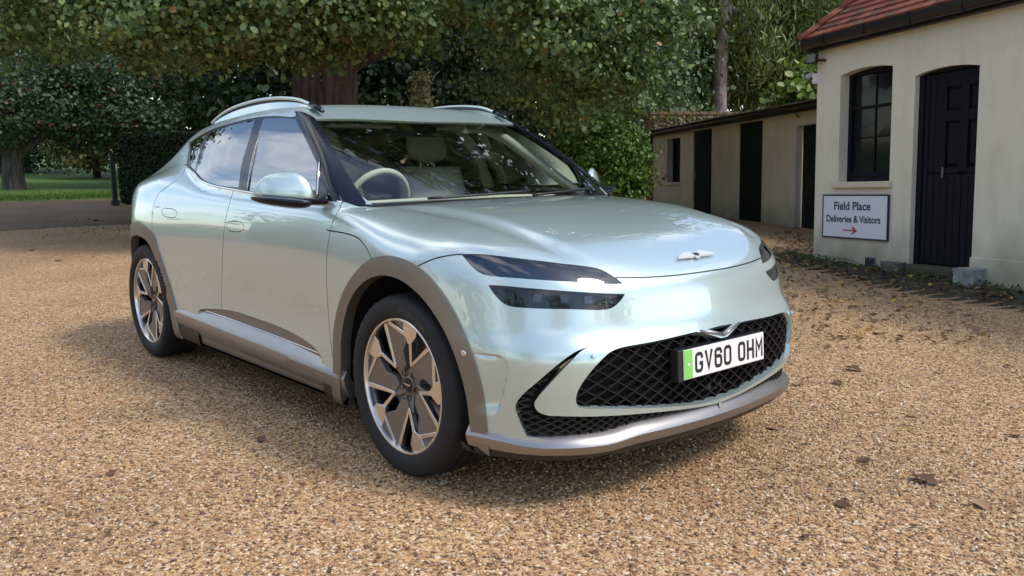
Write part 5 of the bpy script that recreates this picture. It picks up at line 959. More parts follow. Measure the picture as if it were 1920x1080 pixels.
tree('beech_tree','light green tree behind the pine trunk',-23.60,36.91,0.40,15.0,domed(-23.60,36.91,1.0,16.0,6.0,170),0.32,40,LG,68,clump=0.90)
tree('beech_tree','light green tree behind the red tiled roof',-16.09,36.38,0.40,15.0,domed(-16.09,36.38,2.0,15.0,6.0,150),0.34,36,MG,69,clump=0.90)
tree('beech_tree','tall green tree far behind the cream building',-14.26,47.60,0.40,16.0,domed(-14.26,47.60,2.0,16.0,6.0,90),0.42,30,MG,70,clump=1.00)
tree('field_maple','sunlit shrubby tree with yellowing leaves left of the hedge',-44.08,10.44,0.18,4.0,domed(-44.08,10.44,0.9,4.6,2.4,110),0.17,40,((.10,.11,.035),(.22,.20,.075)),71,clump=0.35,rare=(.06,(.30,.13,.08)))
tree('field_maple','low shady tree behind the rowan trunk',-53.12,9.23,0.20,5.0,domed(-53.12,9.23,0.6,5.0,3.4,90),0.22,36,DG,72,clump=0.45)
tree('lime_tree','dark broad tree beyond the left edge of the lawn',-61.04,0.16,0.40,12.0,domed(-61.04,0.16,1.2,13.0,6.0,150),0.42,36,MG,73,clump=1.00)
tree('lime_tree','dark spreading tree farther left across the lawn',-74.27,-8.89,0.40,12.0,domed(-74.27,-8.89,1.2,13.0,6.5,130),0.42,36,MG,74,clump=1.00)
# --- pine with a pink-grey trunk behind the low outbuilding
px_,py_=-15.09,22.34
pine=tag(empty('pine_tree',(0,0,0)),'tall pine with a bare pink-grey trunk rising behind the low roof','tree')
trunk('trunk',pine,[(px_,py_,-.1),(px_,py_,2.5),(px_-.02,py_,5.0),(px_+.05,py_+.05,6.6),(px_+.1,py_+.1,9.5),(px_,py_,14)],[.26,.22,.21,.23,.18,.07],PINEB,31,14,.05)
trunk('limb',pine,[(px_,py_,5.6),(px_-.55,py_-.6,5.75),(px_-1.1,py_-1.2,5.35)],[.20,.17,.10],PINEB,32,9)
trunk('limb',pine,[(px_,py_,6.4),(px_+.40,py_+.5,5.95),(px_+.62,py_+.8,5.1),(px_+.66,py_+.86,4.2)],[.13,.10,.07,.025],PINEB,33,9)
trunk('limb',pine,[(px_,py_,6.7),(px_+.9,py_+.5,7.6),(px_+2.2,py_+1.3,8.3)],[.15,.10,.04],PINEB,34,8)
crown('crown',pine,[(-16.02,27.35,5.99,1.80,1.80,1.50,70),(-17.00,26.99,7.25,1.80,1.80,1.40,60),(-14.53,27.53,4.90,1.80,1.80,1.50,60),(-18.85,25.63,7.37,1.60,1.60,1.30,46),(-16.44,27.63,3.87,1.70,1.70,1.20,50),(-14.26,27.84,6.58,1.80,1.80,1.60,60),(-16.34,23.94,7.91,2.00,2.00,1.00,50),(-13.98,25.12,8.00,2.40,2.40,1.40,60),(-13.72,28.46,4.12,1.60,1.60,1.40,40),(-17.57,27.09,5.14,1.60,1.60,1.20,40),(-13.89,22.79,4.94,0.80,0.80,0.80,13),(-15.15,21.36,6.30,0.90,0.90,0.50,12),(-14.25,22.38,6.04,0.80,0.80,0.50,12)],.30,35,per=46,clump=.34,pal=((.075,.11,.032),(.21,.26,.085)),droop=3.2,aspect=.20,up=.0)

# --- clipped round bush, dark hedge, little golden conifer, creeper
bx_,by_=-10.57,11.55
bu=tag(empty('laurel_bush',(0,0,0)),'rounded glossy green bush beside the low cream outbuilding','bush')
trunk('stem',bu,[(bx_,by_,0),(bx_,by_+.05,.5),(bx_+.05,by_,1.2)],[.09,.07,.03],BARK,41,8)
crown('foliage',bu,[(bx_,by_,1.12,1.0,1.0,1.10,420),(bx_+.05,by_-.05,.75,.98,.98,.8,200)],.085,42,per=60,clump=.14,pal=((.060,.125,.018),(.16,.25,.045)),shell=.8,up=.25)
he=tag(empty('hedge',(0,0,0)),'dark clipped box hedge with a flat top behind the car','hedge')
a0=np.array([-24.46,5.54]); a1=np.array([-20.6,9.9]); g=np.random.default_rng(44); n=15000
dd=(a1-a0)/np.linalg.norm(a1-a0); nn=np.array([-dd[1],dd[0]]); Lh=np.linalg.norm(a1-a0)
face=g.integers(0,4,n); u=g.uniform(0,1,n); v=g.uniform(0,1,n); Pp=np.zeros((n,3)); Nn=np.zeros((n,3))
for i in range(n):
    f=face[i]
    if f in(0,1): q=a0+dd*u[i]*Lh+nn*(0.0 if f==0 else .0); Pp[i]=(*(q+nn*g.normal(0,.03)),.05+2.05*v[i]); Nn[i]=(*(-nn if True else nn),.2)
    elif f==2: q=a0+dd*u[i]*Lh+nn*v[i]*1.2; Pp[i]=(*q,2.1+g.normal(0,.03)); Nn[i]=(0,0,1)
    else: q=a0+nn*u[i]*1.2; Pp[i]=(*(q+dd*g.normal(0,.03)),.05+2.05*v[i]); Nn[i]=(*(-dd),.2)
if (a0-CAMP[:2])@nn<0:    # put the body of the hedge on the far side of its front face
    pass
V,Fc,c=leaves(Pp,Nn+g.normal(0,.45,(n,3)),.085,g,pal=((.020,.036,.014),(.05,.078,.028))); o=fast('foliage',V,Fc,LM,he,True,c); o['kind']='stuff'
mb=MB(); q=[a0+nn*.08+dd*.08,a1+nn*.08-dd*.08,a1+nn*1.12-dd*.08,a0+nn*1.12+dd*.08]
mb.add([(*p,0) for p in q]+[(*p,2.03) for p in q],[(0,1,2,3),(4,5,6,7),(0,1,5,4),(1,2,6,5),(2,3,7,6),(3,0,4,7)]); mb.build('twigs',mat('hedge_twigs',(.012,.014,.008),.95),he)
po_=tag(empty('gate_post',(-23.99,5.22,0)),'dark wooden gate post at the left end of the hedge','post')
mb=MB(); mb.box((-.06,-.06,0),(.06,.06,1.45),bev=.012); mb.build('shaft',mat('dark_timber',(.022,.024,.023),.8,bump=.4,scale=12),po_)
mb=MB(); mb.box((-.08,-.08,1.45),(.08,.08,1.52),bev=.02); mb.build('cap',bpy.data.materials['dark_timber'],po_)
mb=MB(); mb.box((-.10,-.10,0),(.10,.10,.16),bev=.02); mb.build('foot',bpy.data.materials['dark_timber'],po_)
# sapling behind the roof
gx,gy=-16.87,11.18
sa=tag(empty('golden_conifer',(0,0,0)),'little pale golden conifer showing just above the car roof','tree')
trunk('trunk',sa,[(gx,gy,0),(gx,gy,1.4),(gx+.03,gy,3.5)],[.07,.05,.015],BARK,51,7)
crown('crown',sa,[(gx,gy,1.0+.34*i,.80-.115*i,.80-.115*i,.38,int(40-3*i)) for i in range(7)]+[(gx,gy,3.4,.07,.07,.25,10)],.10,52,per=26,clump=.11,pal=((.32,.31,.17),(.58,.55,.36)),up=.4)

# ------------------------------------------------------------------ cream buildings
def frame_empty(name,A,yaw,phi):
    d=Vector((math.cos(yaw),math.sin(yaw),0)); z=Vector((0,0,1)); back=Vector((-d.y,d.x,0))
    e1=d*math.cos(phi)+z*math.sin(phi); e2=-d*math.sin(phi)+z*math.cos(phi)
    return empty(name,mw=Matrix([[e1[i],back[i],e2[i],A[i]] for i in range(3)]+[[0,0,0,1]]))
def render_wall(name,base,stain):
    m=bpy.data.materials.new(name); m.use_nodes=True; n=m.node_tree; b=n.nodes['Principled BSDF']; L=n.links.new
    t=n.nodes.new('ShaderNodeTexCoord'); mp=n.nodes.new('ShaderNodeMapping'); mp.inputs['Scale'].default_value=(2.6,2.6,.8); z=n.nodes.new('ShaderNodeTexNoise'); z.inputs['Scale'].default_value=1.4; z.inputs['Detail'].default_value=9; z.inputs['Roughness'].default_value=.65
    L(t.outputs['Object'],mp.inputs[0]); L(mp.outputs[0],z.inputs['Vector']); r=ramp(n,[(.30,stain),(.52,base),(1,tuple(min(1,c*1.06) for c in base))]); L(z.outputs['Fac'],r.inputs['Fac'])
    # damp algae stain with a ragged upper edge along the foot of the wall
    s=n.nodes.new('ShaderNodeSeparateXYZ'); L(t.outputs['Object'],s.inputs[0]); z2=n.nodes.new('ShaderNodeTexNoise'); z2.inputs['Scale'].default_value=3; z2.inputs['Detail'].default_value=6; L(t.outputs['Object'],z2.inputs['Vector'])
    ma=n.nodes.new('ShaderNodeMath'); ma.operation='MULTIPLY_ADD'; L(z2.outputs['Fac'],ma.inputs[0]); ma.inputs[1].default_value=-.75; L(s.outputs['Z'],ma.inputs[2])
    mr=n.nodes.new('ShaderNodeMapRange'); mr.inputs['From Min'].default_value=-.42; mr.inputs['From Max'].default_value=.12; L(ma.outputs[0],mr.inputs['Value']); mr.inputs['To Min'].default_value=.75; mr.inputs['To Max'].default_value=0
    mx=n.nodes.new('ShaderNodeMix'); mx.data_type='RGBA'; L(mr.outputs['Result'],mx.inputs['Factor']); L(r.outputs['Color'],mx.inputs['A']); mx.inputs['B'].default_value=(.20,.18,.115,1)
    L(mx.outputs['Result'],b.inputs['Base Color']); b.inputs['Roughness'].default_value=.9
    z3=n.nodes.new('ShaderNodeTexNoise'); z3.inputs['Scale'].default_value=7; z3.inputs['Detail'].default_value=10; L(t.outputs['Object'],z3.inputs['Vector'])
    bp=n.nodes.new('ShaderNodeBump'); bp.inputs['Strength'].default_value=.35; bp.inputs['Distance'].default_value=.02; L(z3.outputs['Fac'],bp.inputs['Height']); L(bp.outputs['Normal'],b.inputs['Normal']); return m
CR=render_wall('cream_render',(.68,.64,.505),(.60,.56,.43)); CR2=render_wall('cream_render_weathered',(.56,.50,.375),(.44,.39,.28))
BLK=mat('black_gloss_paint',(.008,.008,.012),.5,bump=.15,scale=14,**{'Specular IOR Level':.13}); BLKG=mat('black_green_paint',(.006,.011,.009),.7,bump=.2,scale=10,**{'Specular IOR Level':.2})
PVC=mat('black_gutter',(.010,.010,.011),.38); SILLM=mat('painted_sill',(.60,.53,.39),.8,bump=.2,scale=20)
PANE=mat('dark_window_pane',(.010,.012,.012),.05,0,**{'Specular IOR Level':.14})
def wallpanel(name,outline,holes,depth,m,parent):
    pts=[];E=[]
    for pl in [outline]+holes:
        b=len(pts); pts+=pl; E+=[(b+i,b+(i+1)%len(pl)) for i in range(len(pl))]
    o=np.array(outline); g=[(x,z) for x in np.arange(o[:,0].min()+.2,o[:,0].max(),.25) for z in np.arange(o[:,1].min()+.2,o[:,1].max(),.25)]
    g=[q for q in g if inpoly(np.array([q]),o)[0] and not any(inpoly(np.array([q]),np.array(h))[0] for h in holes)]
    r=delaunay_2d_cdt([Vector(p) for p in pts+g],E,[],0,1e-5); V=[(v.x,v.y) for v in r[0]]; T=[list(f) for f in r[2]]
    c=np.array([np.mean([V[i] for i in t],0) for t in T]); k=inpoly(c,o)
    for h in holes: k&=~inpoly(c,np.array(h))
    T=[t for t,a in zip(T,k) if a]
    mb=MB(); mb.add([(x,0,z) for x,z in V],T); mb.add([(x,depth,z) for x,z in V],[t[::-1] for t in T])
    for pl in [outline]+holes:
        n=len(pl); mb.add([(x,0,z) for x,z in pl]+[(x,depth,z) for x,z in pl],[(i,(i+1)%n,n+(i+1)%n,n+i) for i in range(n)])
    return mb.build(name,m,parent,fix=True)
def archtop(s0,s1,zb,zs,rise,n=10):
    return [(s0,zb),(s1,zb)]+[(s1+(s0-s1)*t,zs+rise*4*t*(1-t)) for t in np.linspace(0,1,n)]
H=tag(frame_empty('cream_building',(-2.791,7.122,0),-.39,.035),'cream rendered building with red tiled roof, black sash window and black panelled door','building')
WIN=archtop(.42,1.25,.965,2.205,.045); DOOR=archtop(1.575,2.39,-.45,2.055,.045)
wl=wallpanel('wall',[(0,-.4),(7.5,-.4),(7.5,2.60),(0,2.60)],[WIN,DOOR],.28,CR,H)
mb=MB(); mb.box((.0,.281,-.4),(.28,6.0,2.60)); mb.build('side_wall',CR,H)
mb=MB(); mb.box((2.39,-.028,-.5),(7.5,-.001,.205),bev=.008); mb.build('plinth',CR,H)
mb=MB(); mb.box((.355,-.06,.895),(1.30,.12,.962),bev=.008); mb.build('window_sill',SILLM,H)
MB().box((.30,.6,-.3),(7.3,.7,2.5)).build('room_back',M['black'],H)
# sash window
WN=empty('sash_window',parent=H); WN.parent=H
def bars(name,rects,y0,y1,m,parent):
    for r in rects:
        mb=MB(); mb.box((r[0],y0,r[1]),(r[2],y1,r[3]),bev=.004); mb.build(name,m,parent)
bars('frame_member',[(.42,.965,.475,2.26),(1.215,.965,1.25,2.26),(.475,.965,1.215,1.02)],.122,.20,BLK,WN)
mb=MB(); mb.prism([(.475,2.185),(1.215,2.185),(1.215,2.265),(.475,2.265)],.124,.198,lambda x,z,y:(x,y,z)); mb.build('frame_head',BLK,WN)
bars('sash_rail',[(.475,1.80,1.215,1.834),(.475,1.021,1.215,1.075)],.135,.175,BLK,WN)
bars('glazing_bar',[(.838,1.836,.852,2.184),(.838,1.076,.852,1.799),(.476,1.462,.837,1.476),(.853,1.462,1.214,1.476)],.140,.168,BLK,WN)
for (a,b,c,d) in ((.476,1.836,.837,2.184),(.853,1.836,1.214,2.184),(.476,1.477,.837,1.799),(.853,1.477,1.214,1.799),(.476,1.076,.837,1.461),(.853,1.076,1.214,1.461)):
    mb=MB(); t=random.uniform(-.004,.004); mb.add([(a,.158+t,b),(c,.158-t,b),(c,.158,d),(a,.158+t,d)],[(0,1,2,3)]); mb.build('pane',PANE,WN)
# panelled door
DR=empty('door',parent=H)
bars('door_frame',[(1.575,-.02,1.64,2.20),(2.345,-.02,2.39,2.20),(1.641,2.06,2.344,2.20)],.058,.16,BLK,DR)
mb=MB(); mb.box((1.641,.105,.08),(2.344,.135,2.059)); mb.build('leaf',BLK,DR)
bars('stile',[(1.642,.085,1.70,2.055),(1.86,1.045,1.925,2.055),(2.105,1.045,2.205,2.055),(2.325,.085,2.343,2.055)],.078,.1045,BLK,DR)
bars('door_rail',[(1.926,1.90,2.104,2.054),(2.206,1.90,2.324,2.054),(1.926,1.56,2.104,1.66),(2.206,1.56,2.324,1.66),(1.926,1.03,2.104,1.09),(2.206,1.03,2.324,1.09)],.080,.1046,BLK,DR)
for a,b,c,d in ((1.935,1.67,2.095,1.89),(2.213,1.67,2.318,1.89),(1.935,1.10,2.095,1.55),(2.213,1.10,2.318,1.55)):
    mb=MB(); V=[(a,.1045,b),(c,.1045,b),(c,.1045,d),(a,.1045,d),(a+.025,.088,b+.03),(c-.025,.088,b+.03),(c-.025,.088,d-.03),(a+.025,.088,d-.03)]
    mb.add(V,[(4,5,6,7),(0,1,5,4),(1,2,6,5),(2,3,7,6),(3,0,4,7)]); mb.build('door_panel',BLK,DR)
for i in range(7):
    a=1.703+.089*i; mb=MB(); mb.box((a,.084+.002*(i%2),.09),(a+.084,.1044,1.025),bev=.004); mb.build('plank',BLK,DR)
for i in range(2):
    a=1.703+.078*i; mb=MB(); mb.box((a,.086,1.045),(a+.074,.1044,2.05),bev=.004); mb.build('plank',BLK,DR)
mb=MB(); mb.box((1.90,.066,.98),(1.93,.078,1.10),bev=.003); mb.build('latch',M['dark_chrome'],DR)
mb=MB(); mb.box((.92,-.012,.005),(1.08,.02,.105),bev=.006); ab=mb.build('air_brick',mat('grey_iron',(.07,.075,.08),.7),H)
for i in range(4): 
    mb=MB(); mb.box((.935+.036*i,-.016,.02),(.955+.036*i,-.0125,.09)); mb.build('slot',M['black'],ab)
# eaves: soffit, fascia, gutter with brackets
MB().box((.0,-.10,2.545),(7.5,-.001,2.575)).build('soffit',BLK,H); MB().box((-.02,-.125,2.53),(7.5,-.101,2.68),bev=.004).build('fascia',PVC,H)
MB().box((-.02,-.10,2.53),(-.003,5.0,2.68)).build('fascia',PVC,H)
prof=[(-.128,2.665),(-.132,2.60),(-.155,2.565),(-.195,2.555),(-.228,2.575),(-.238,2.625),(-.238,2.668),(-.230,2.668),(-.228,2.63),(-.195,2.575),(-.145,2.60),(-.136,2.662)]
mb=MB(); mb.grid([[(x,y,z) for y,z in prof] for x in (-.035,1.2,2.6,4,7.5)],True); mb.F.append(list(range(12))); autosmooth(mb.build('gutter',PVC,H),50)
for s in (.36,1.02,1.68,2.34,3.0):
    mb=MB(); pp=[(-.128,2.67),(-.136,2.592),(-.158,2.558),(-.195,2.548),(-.234,2.570),(-.245,2.622),(-.245,2.672)]
    mb.grid([[(x,y,z) for y,z in pp] for x in (s-.035,s+.035)]); mb.build('gutter_bracket',PVC,H,fix=False)
mb=MB(); mb.tube([(-.06,-.20,2.70),(-.075,-.20,2.64),(-.03,-.19,2.58)],.018,8); mb.tube([(-.09,-.20,2.705),(-.02,-.20,2.715)],.026,8); mb.build('outlet_spout',mat('galvanised',(.45,.46,.47),.4,.8),H,True)
# hipped roof deck and individually laid tiles
PT=RAD(44); cp_,sp_=math.cos(PT),math.sin(PT); RH=1.9
E0=(.0,-.20,2.675)
def rf(s,t,o=0): return (s,E0[1]+t*cp_-o*sp_,E0[2]+t*sp_+o*cp_)
mb=MB(); k=RH*cp_
mb.add([rf(E0[0]+.02,0,-.012),rf(7.5,0,-.012),rf(7.5,RH,-.012),rf(E0[0]+k,RH,-.012),(E0[0]+.02,6.0,E0[2]-.012),(E0[0]+k,6.0-k,E0[2]+RH*sp_-.012),rf(7.5,0,-.06),rf(E0[0]+.02,0,-.06)],[(0,1,2,3),(0,3,5,4),(0,1,6,7)])
mb.build('roof',mat('roof_underlay',(.05,.022,.016),.95),H)
TM=[mat('clay_tile_%s'%c,col,.8,noise=n_,scale=7,bump=.3) for c,col,n_ in (('red',(.29,.085,.052),(.20,.06,.042)),('orange',(.33,.115,.065),(.24,.08,.05)),('dark',(.18,.06,.045),(.11,.045,.036)),('mossy',(.23,.078,.05),(.10,.08,.04)))]
tw,tl=.166,.18
tmesh=[]
for m in TM:
    mb=MB(); G=[]
    for y,zz in ((0,.034),(tl,.008)): G.append([(x,y,zz+.003*(1-(2*x/tw)**2)) for x in np.linspace(-tw/2+.0015,tw/2-.0015,5)])
    G.append([(x,tl,-.006) for x in np.linspace(-tw/2,tw/2,5)]); G=[[(x,0,.004) for x in np.linspace(-tw/2,tw/2,5)]]+G
    mb.grid(G); o=mb.build('roof_tile',m); tmesh.append(o.data); bpy.data.objects.remove(o)
Rt=Matrix(((1,0,0),(0,cp_,-sp_),(0,sp_,cp_)))
ntile=0
for i in range(12):
    t=i*.112; smin=E0[0]+t*cp_+.10
    for j in range(int((2.75-smin-.0*i)/tw)):
        s=smin+(j+.5*(i%2))*tw
        if s+.9*t>2.75: break
        o=bpy.data.objects.new('roof_tile',tmesh[int(RNG.choice(4,p=[.4,.25,.2,.15]))]); COL.objects.link(o); o.parent=H
        p=rf(s,t-.02,.004); o.matrix_local=Matrix.Translation(p)@Rt.to_4x4()@Matrix.Rotation(random.uniform(-.012,.012),4,'Z')@Matrix.Rotation(random.uniform(-.02,.02),4,'X'); ntile+=1
print('tiles',ntile)
hipd=Vector((k,RH*cp_,RH*sp_)).normalized(); up=Vector((0,0,1)); sd=hipd.cross(up).normalized(); nn_=sd.cross(hipd)
for i in range(8):
    mb=MB(); G=[]
    for q,off,rad in ((i*.29-.02,.024,.088),(i*.29+.29,.010,.078)):
        c=Vector((E0[0]-.015,E0[1]-.015,E0[2]-.018))+hipd*q+nn_*off
        G.append([tuple(c+sd*math.cos(a)*rad+nn_*math.sin(a)*rad*.8) for a in np.linspace(-.15,PI+.15,9)])
    mb.grid(G); o=mb.build('hip_tile',TM[i%2],H,True); sm=o.modifiers.new('s','SOLIDIFY'); sm.thickness=.012
# sign board fixed to the wall
SG=frame_empty('wall_sign',(-2.791,7.122,0),-.39,.035); tag(SG,'white sign board reading Field Place Deliveries & Visitors under the sash window','sign')
a,b,c,d=.190,.305,1.275,.815
MB().box((a,-.026,b),(c,-.012,d)).build('board',mat('sign_white',(.66,.69,.76),.35),SG)
NAVY=mat('sign_navy',(.012,.012,.05),.4)
for r in ((a-.004,d-.014,c+.004,d+.004),(a-.004,b-.004,c+.004,b+.014),(a-.004,b+.0141,a+.012,d-.0141),(c-.012,b+.0141,c+.004,d-.0141)):
    MB().box((r[0],-.030,r[1]),(r[2],-.011,r[3])).build('border',NAVY,SG)
def signtext(txt,s0,s1,zc,h):
    V,F_=textmesh(txt,1.0,0,.026); v=np.array(V); w_=v[:,0].max()-v[:,0].min(); hh=.729
    V=[((s0+(x-v[:,0].min())/w_*(s1-s0)),-.0275,zc-h/2+y/hh*h) for x,y,z in V]; mb=MB(); mb.add(V,F_); return mb.build('lettering',NAVY,SG)
signtext('Field Place',.395,1.005,.688,.098); signtext('Deliveries & Visitors',.262,1.165,.535,.082)
mb=MB(); mb.add([(x,-.0276,z) for x,z in ((.555,.392),(.735,.392),(.735,.408),(.555,.408))],[(0,1,2,3)]); mb.add([(x,-.0276,z) for x,z in ((.736,.392),(.70,.355),(.722,.355),(.800,.400),(.722,.445),(.70,.445),(.736,.408))],[(0,3,4,5,6),(0,1,2,3)][:1]+[(0,1,2,3)]); mb.build('arrow',mat('arrow_red',(.42,.012,.02),.4),SG)
# security light and camera box
FL=frame_empty('security_light',(-2.791,7.122,0),-.39,.035); tag(FL,'small black LED floodlight fixed under the gutter at the corner of the cream building','light')
Rf=Matrix.Translation((.055,-.13,2.445))@Matrix.Rotation(RAD(12),4,'Z')@Matrix.Rotation(RAD(-10),4,'X')
mb=MB(); mb.box((-.075,-.02,-.058),(.075,.025,.058),bev=.008); mb.V=[tuple(Rf@Vector(v)) for v in mb.V]; mb.build('housing',PVC,FL)
mb=MB(); mb.box((-.062,-.024,-.046),(.062,-.0205,.046)); mb.V=[tuple(Rf@Vector(v)) for v in mb.V]; mb.build('lens',mat('floodlight_lens',(.17,.18,.15),.15),FL)
mb=MB(); mb.tube([(.05,-.09,2.43),(.10,-.055,2.425),(.155,-.002,2.42)],.014,8); mb.build('bracket',PVC,FL)
CB=frame_empty('camera_box',(-2.791,7.122,0),-.39,.035); tag(CB,'white box with a grey hooded camera on the side wall beside the low roof','camera')
MB().box((-.085,-.015,2.165),(-.003,.11,2.29),bev=.012).build('box',mat('white_plastic',(.68,.70,.74),.4),CB)
mb=MB(); mb.tube(crom(np.array([(-.085,.05,2.265),(-.15,.03,2.285),(-.21,.01,2.262)]),4),[.022]*4+[.034]*5,10); mb.build('hood',mat('grey_plastic',(.40,.42,.43),.5),CB,True)
# stones at the door
STN=mat('weathered_stone',(.34,.35,.36),.9,noise=(.16,.16,.15),scale=9,bump=.6)
def block(label,A,B,rot,col):
    o=frame_empty('stone_block',(-2.791,7.122,0),-.39,.035); tag(o,label,'stone')
    bm=bmesh.new(); bmesh.ops.create_cube(bm,size=1); bmesh.ops.subdivide_edges(bm,edges=bm.edges[:],cuts=3,use_grid_fill=True)
    for v in bm.verts:
        v.co=Vector((A[0]+(v.co.x+.5)*(B[0]-A[0]),A[1]+(v.co.y+.5)*(B[1]-A[1]),A[2]+(v.co.z+.5)*(B[2]-A[2])))+Vector((random.uniform(-.008,.008),random.uniform(-.008,.008),random.uniform(-.008,.008)))
    me=bpy.data.meshes.new('stone'); bm.to_mesh(me); bm.free(); me.materials.append(col); ob=bpy.data.objects.new('stone',me); COL.objects.link(ob); ob.parent=o
block('pale grey stone block at the right foot of the black door',(2.36,-.20,-.16),(2.60,-.03,.105),0,STN)
block('dark mossy stone at the left foot of the black door',(1.30,-.13,-.12),(1.56,-.015,.085),0,mat('mossy_stone',(.15,.14,.12),.95,noise=(.06,.065,.04),scale=9,bump=.7))
MB().box((1.56,-.06,-.30),(2.38,.14,.075),bev=.03).build('door_step',mat('earthy_step',(.075,.060,.045),.95,noise=(.05,.065,.02),scale=6,bump=1),H)
# ------------------------------------------------------------------ low lean-to range
SH=tag(frame_empty('low_outbuilding',(-5.802,11.71,0),-.5,.035),'low cream outbuilding with dark plank doors and a mossy roof behind the bonnet','building')
HW=[(-6.06,.895),(-5.24,.895),(-5.24,1.97),(-6.06,1.97)]
hd=lambda a,b,t:[(a,-.5),(b,-.5),(b,t),(a,t)]
wallpanel('wall',[(-7.0,-.6),(4.2,-.6),(4.2,2.14),(-7.0,2.14)],[HW,hd(-4.50,-3.51,2.06),hd(-2.24,-1.24,2.06),hd(.0,1.5,1.85)],.38,CR2,SH)
MB().box((-7.0,.381,-.6),(-6.7,3.1,2.2)).build('end_wall',CR2,SH)
for a in (-4.50,-2.24):
    dr=empty('door',parent=SH)
    for i in range(6):
        x=a+.008+i*.164; mb=MB(); mb.box((x,.030+.003*(i%2),-.05),(x+.158,.06,2.055),bev=.005); mb.build('plank',BLKG,dr)
    MB().box((a,.061,-.1),(a+.99,.09,2.06)).build('backing',M['black'],dr)
    MB().box((a+.07,.015,.95),(a+.10,.029,1.12),bev=.004).build('latch',M['dark_chrome'],dr)
dr=empty('door',parent=SH)
for i in range(8):
    x=.02+i*.185; mb=MB(); mb.box((x,.13+.003*(i%2),-.05),(x+.178,.16,1.86),bev=.005); mb.build('plank',BLKG,dr)
mb=MB(); mb.tube([(.12,.129,1.02),(.12,.10,1.02),(.12,.10,1.14),(.12,.129,1.14)],.010,6); mb.build('handle',M['dark_chrome'],dr)
wn=empty('window',parent=SH)
bars('frame_member',[(-6.06,.895,-6.0,1.97),(-5.30,.895,-5.24,1.97),(-5.999,.895,-5.301,.96),(-5.999,1.91,-5.301,1.97)],.16,.24,BLK,wn)
bars('sash_rail',[(-5.999,1.41,-5.301,1.455)],.17,.22,BLK,wn); bars('glazing_bar',[(-5.66,.961,-5.64,1.409),(-5.66,1.456,-5.64,1.909)],.18,.21,BLK,wn)
for r in ((-5.999,.961,-5.661,1.409),(-5.639,.961,-5.301,1.409),(-5.999,1.456,-5.661,1.909),(-5.639,1.456,-5.301,1.909)):
    mb=MB(); mb.add([(r[0],.20,r[1]),(r[2],.20,r[1]),(r[2],.203,r[3]),(r[0],.20,r[3])],[(0,1,2,3)]); mb.build('pane',PANE,wn)
MB().box((-6.14,-.07,.83),(-5.16,.15,.892),bev=.008).build('window_sill',SILLM,SH)
MB().box((-7.2,-.20,2.06),(4.2,-.17,2.20),bev=.006).build('fascia',PVC,SH)
mb=MB(); mb.grid([[(x,-.20-.055+.055*math.cos(q),2.165+.055*math.sin(q)) for q in np.linspace(PI,2*PI,7)] for x in np.linspace(-7.3,4.2,9)]); autosmooth(mb.build('gutter',PVC,SH,fix=False),60)
MB().box((-7.1,-.169,2.10),(4.2,-.001,2.125)).build('soffit',BLK,SH)
RT=mat('mossy_slate',(.20,.155,.115),.95,noise=(.085,.080,.035),scale=5,bump=1.0)
def back(s): return float(np.interp(s,[-7.2,-1.0,4.2],[3.1,.35,.35]))
G=[]
for s in np.linspace(-7.2,4.2,40):
    row=[]
    for k in range(14):
        t=k/13; y=-.24+t*(back(s)+.24); z=2.205+(y+.24)*.11+.018*(k%2)+.02*math.sin(s*3.1+k)
        row.append((s,y,z))
    row+= [(s,back(s),2.05)]
    G.append(row)
mb=MB(); mb.grid(G); mb.build('roof',RT,SH,fix=False)
COPM=[mat('coping_%s'%k,c_,.95,noise=n_,scale=8,bump=.6) for k,c_,n_ in (('brown',(.19,.11,.075),(.11,.085,.05)),('red',(.23,.105,.07),(.13,.085,.05)),('moss',(.15,.12,.06),(.08,.075,.035)))]
GW=tag(frame_empty('garden_wall',(-5.802,11.71,0),-.5,.035),'old mossy brick wall running back from the left end of the low outbuilding','wall')
MB().box((-7.32,-.06,-.4),(-7.06,6.0,2.66)).build('brickwork',mat('old_brick',(.26,.12,.075),.95,noise=(.12,.085,.05),scale=9,bump=.8),GW)
for i in range(26):
    y=-.07+i*.235; mb=MB(); mb.box((-7.36,y,2.661),(-7.02,y+.225,2.745+random.uniform(-.008,.008)),bev=.015); mb.build('coping_brick',COPM[i%3],GW)
gg=np.random.default_rng(71); n_=1500; Pm=np.c_[gg.uniform(-7.04,-6.98,n_),gg.uniform(0,5.5,n_),2.25+.36*gg.uniform(0,1,n_)**.8+gg.normal(0,.03,n_)]
V,Fc,c=leaves(Pm,np.c_[np.ones(n_),gg.normal(0,.5,n_),gg.normal(.3,.5,n_)],.085,gg,pal=((.07,.075,.022),(.20,.19,.06)),rare=(.25,(.19,.11,.06))); o=fast('wall_moss',V,Fc,LM,GW,True,c); o['kind']='stuff'
g=np.random.default_rng(77)
for i in range(40):
    s=-7.2+i*.26; mb=MB(); z0=2.205+g.uniform(0,.012); mb.box((s,-.26+g.uniform(-.01,.01),z0),(s+.25,.10,z0+.022),R=None); mb.build('eaves_slate',STN if s<-4.2 else RT,SH)
ss=g.uniform(-7.1,-1.5,2600); yy=np.array([g.uniform(.25,1)*back(a) for a in ss]); Pm=np.c_[ss,yy,2.235+(yy+.24)*.11+g.uniform(0,.05,2600)]
V,Fc,c=leaves(Pm,np.c_[g.normal(0,.4,2600),-.6+g.normal(0,.4,2600),np.full(2600,.8)],.10,g,pal=((.06,.065,.02),(.16,.15,.05)),rare=(.2,(.17,.09,.045)))
o=fast('roof_moss',V,Fc,LM,SH,True,c); o['kind']='stuff'
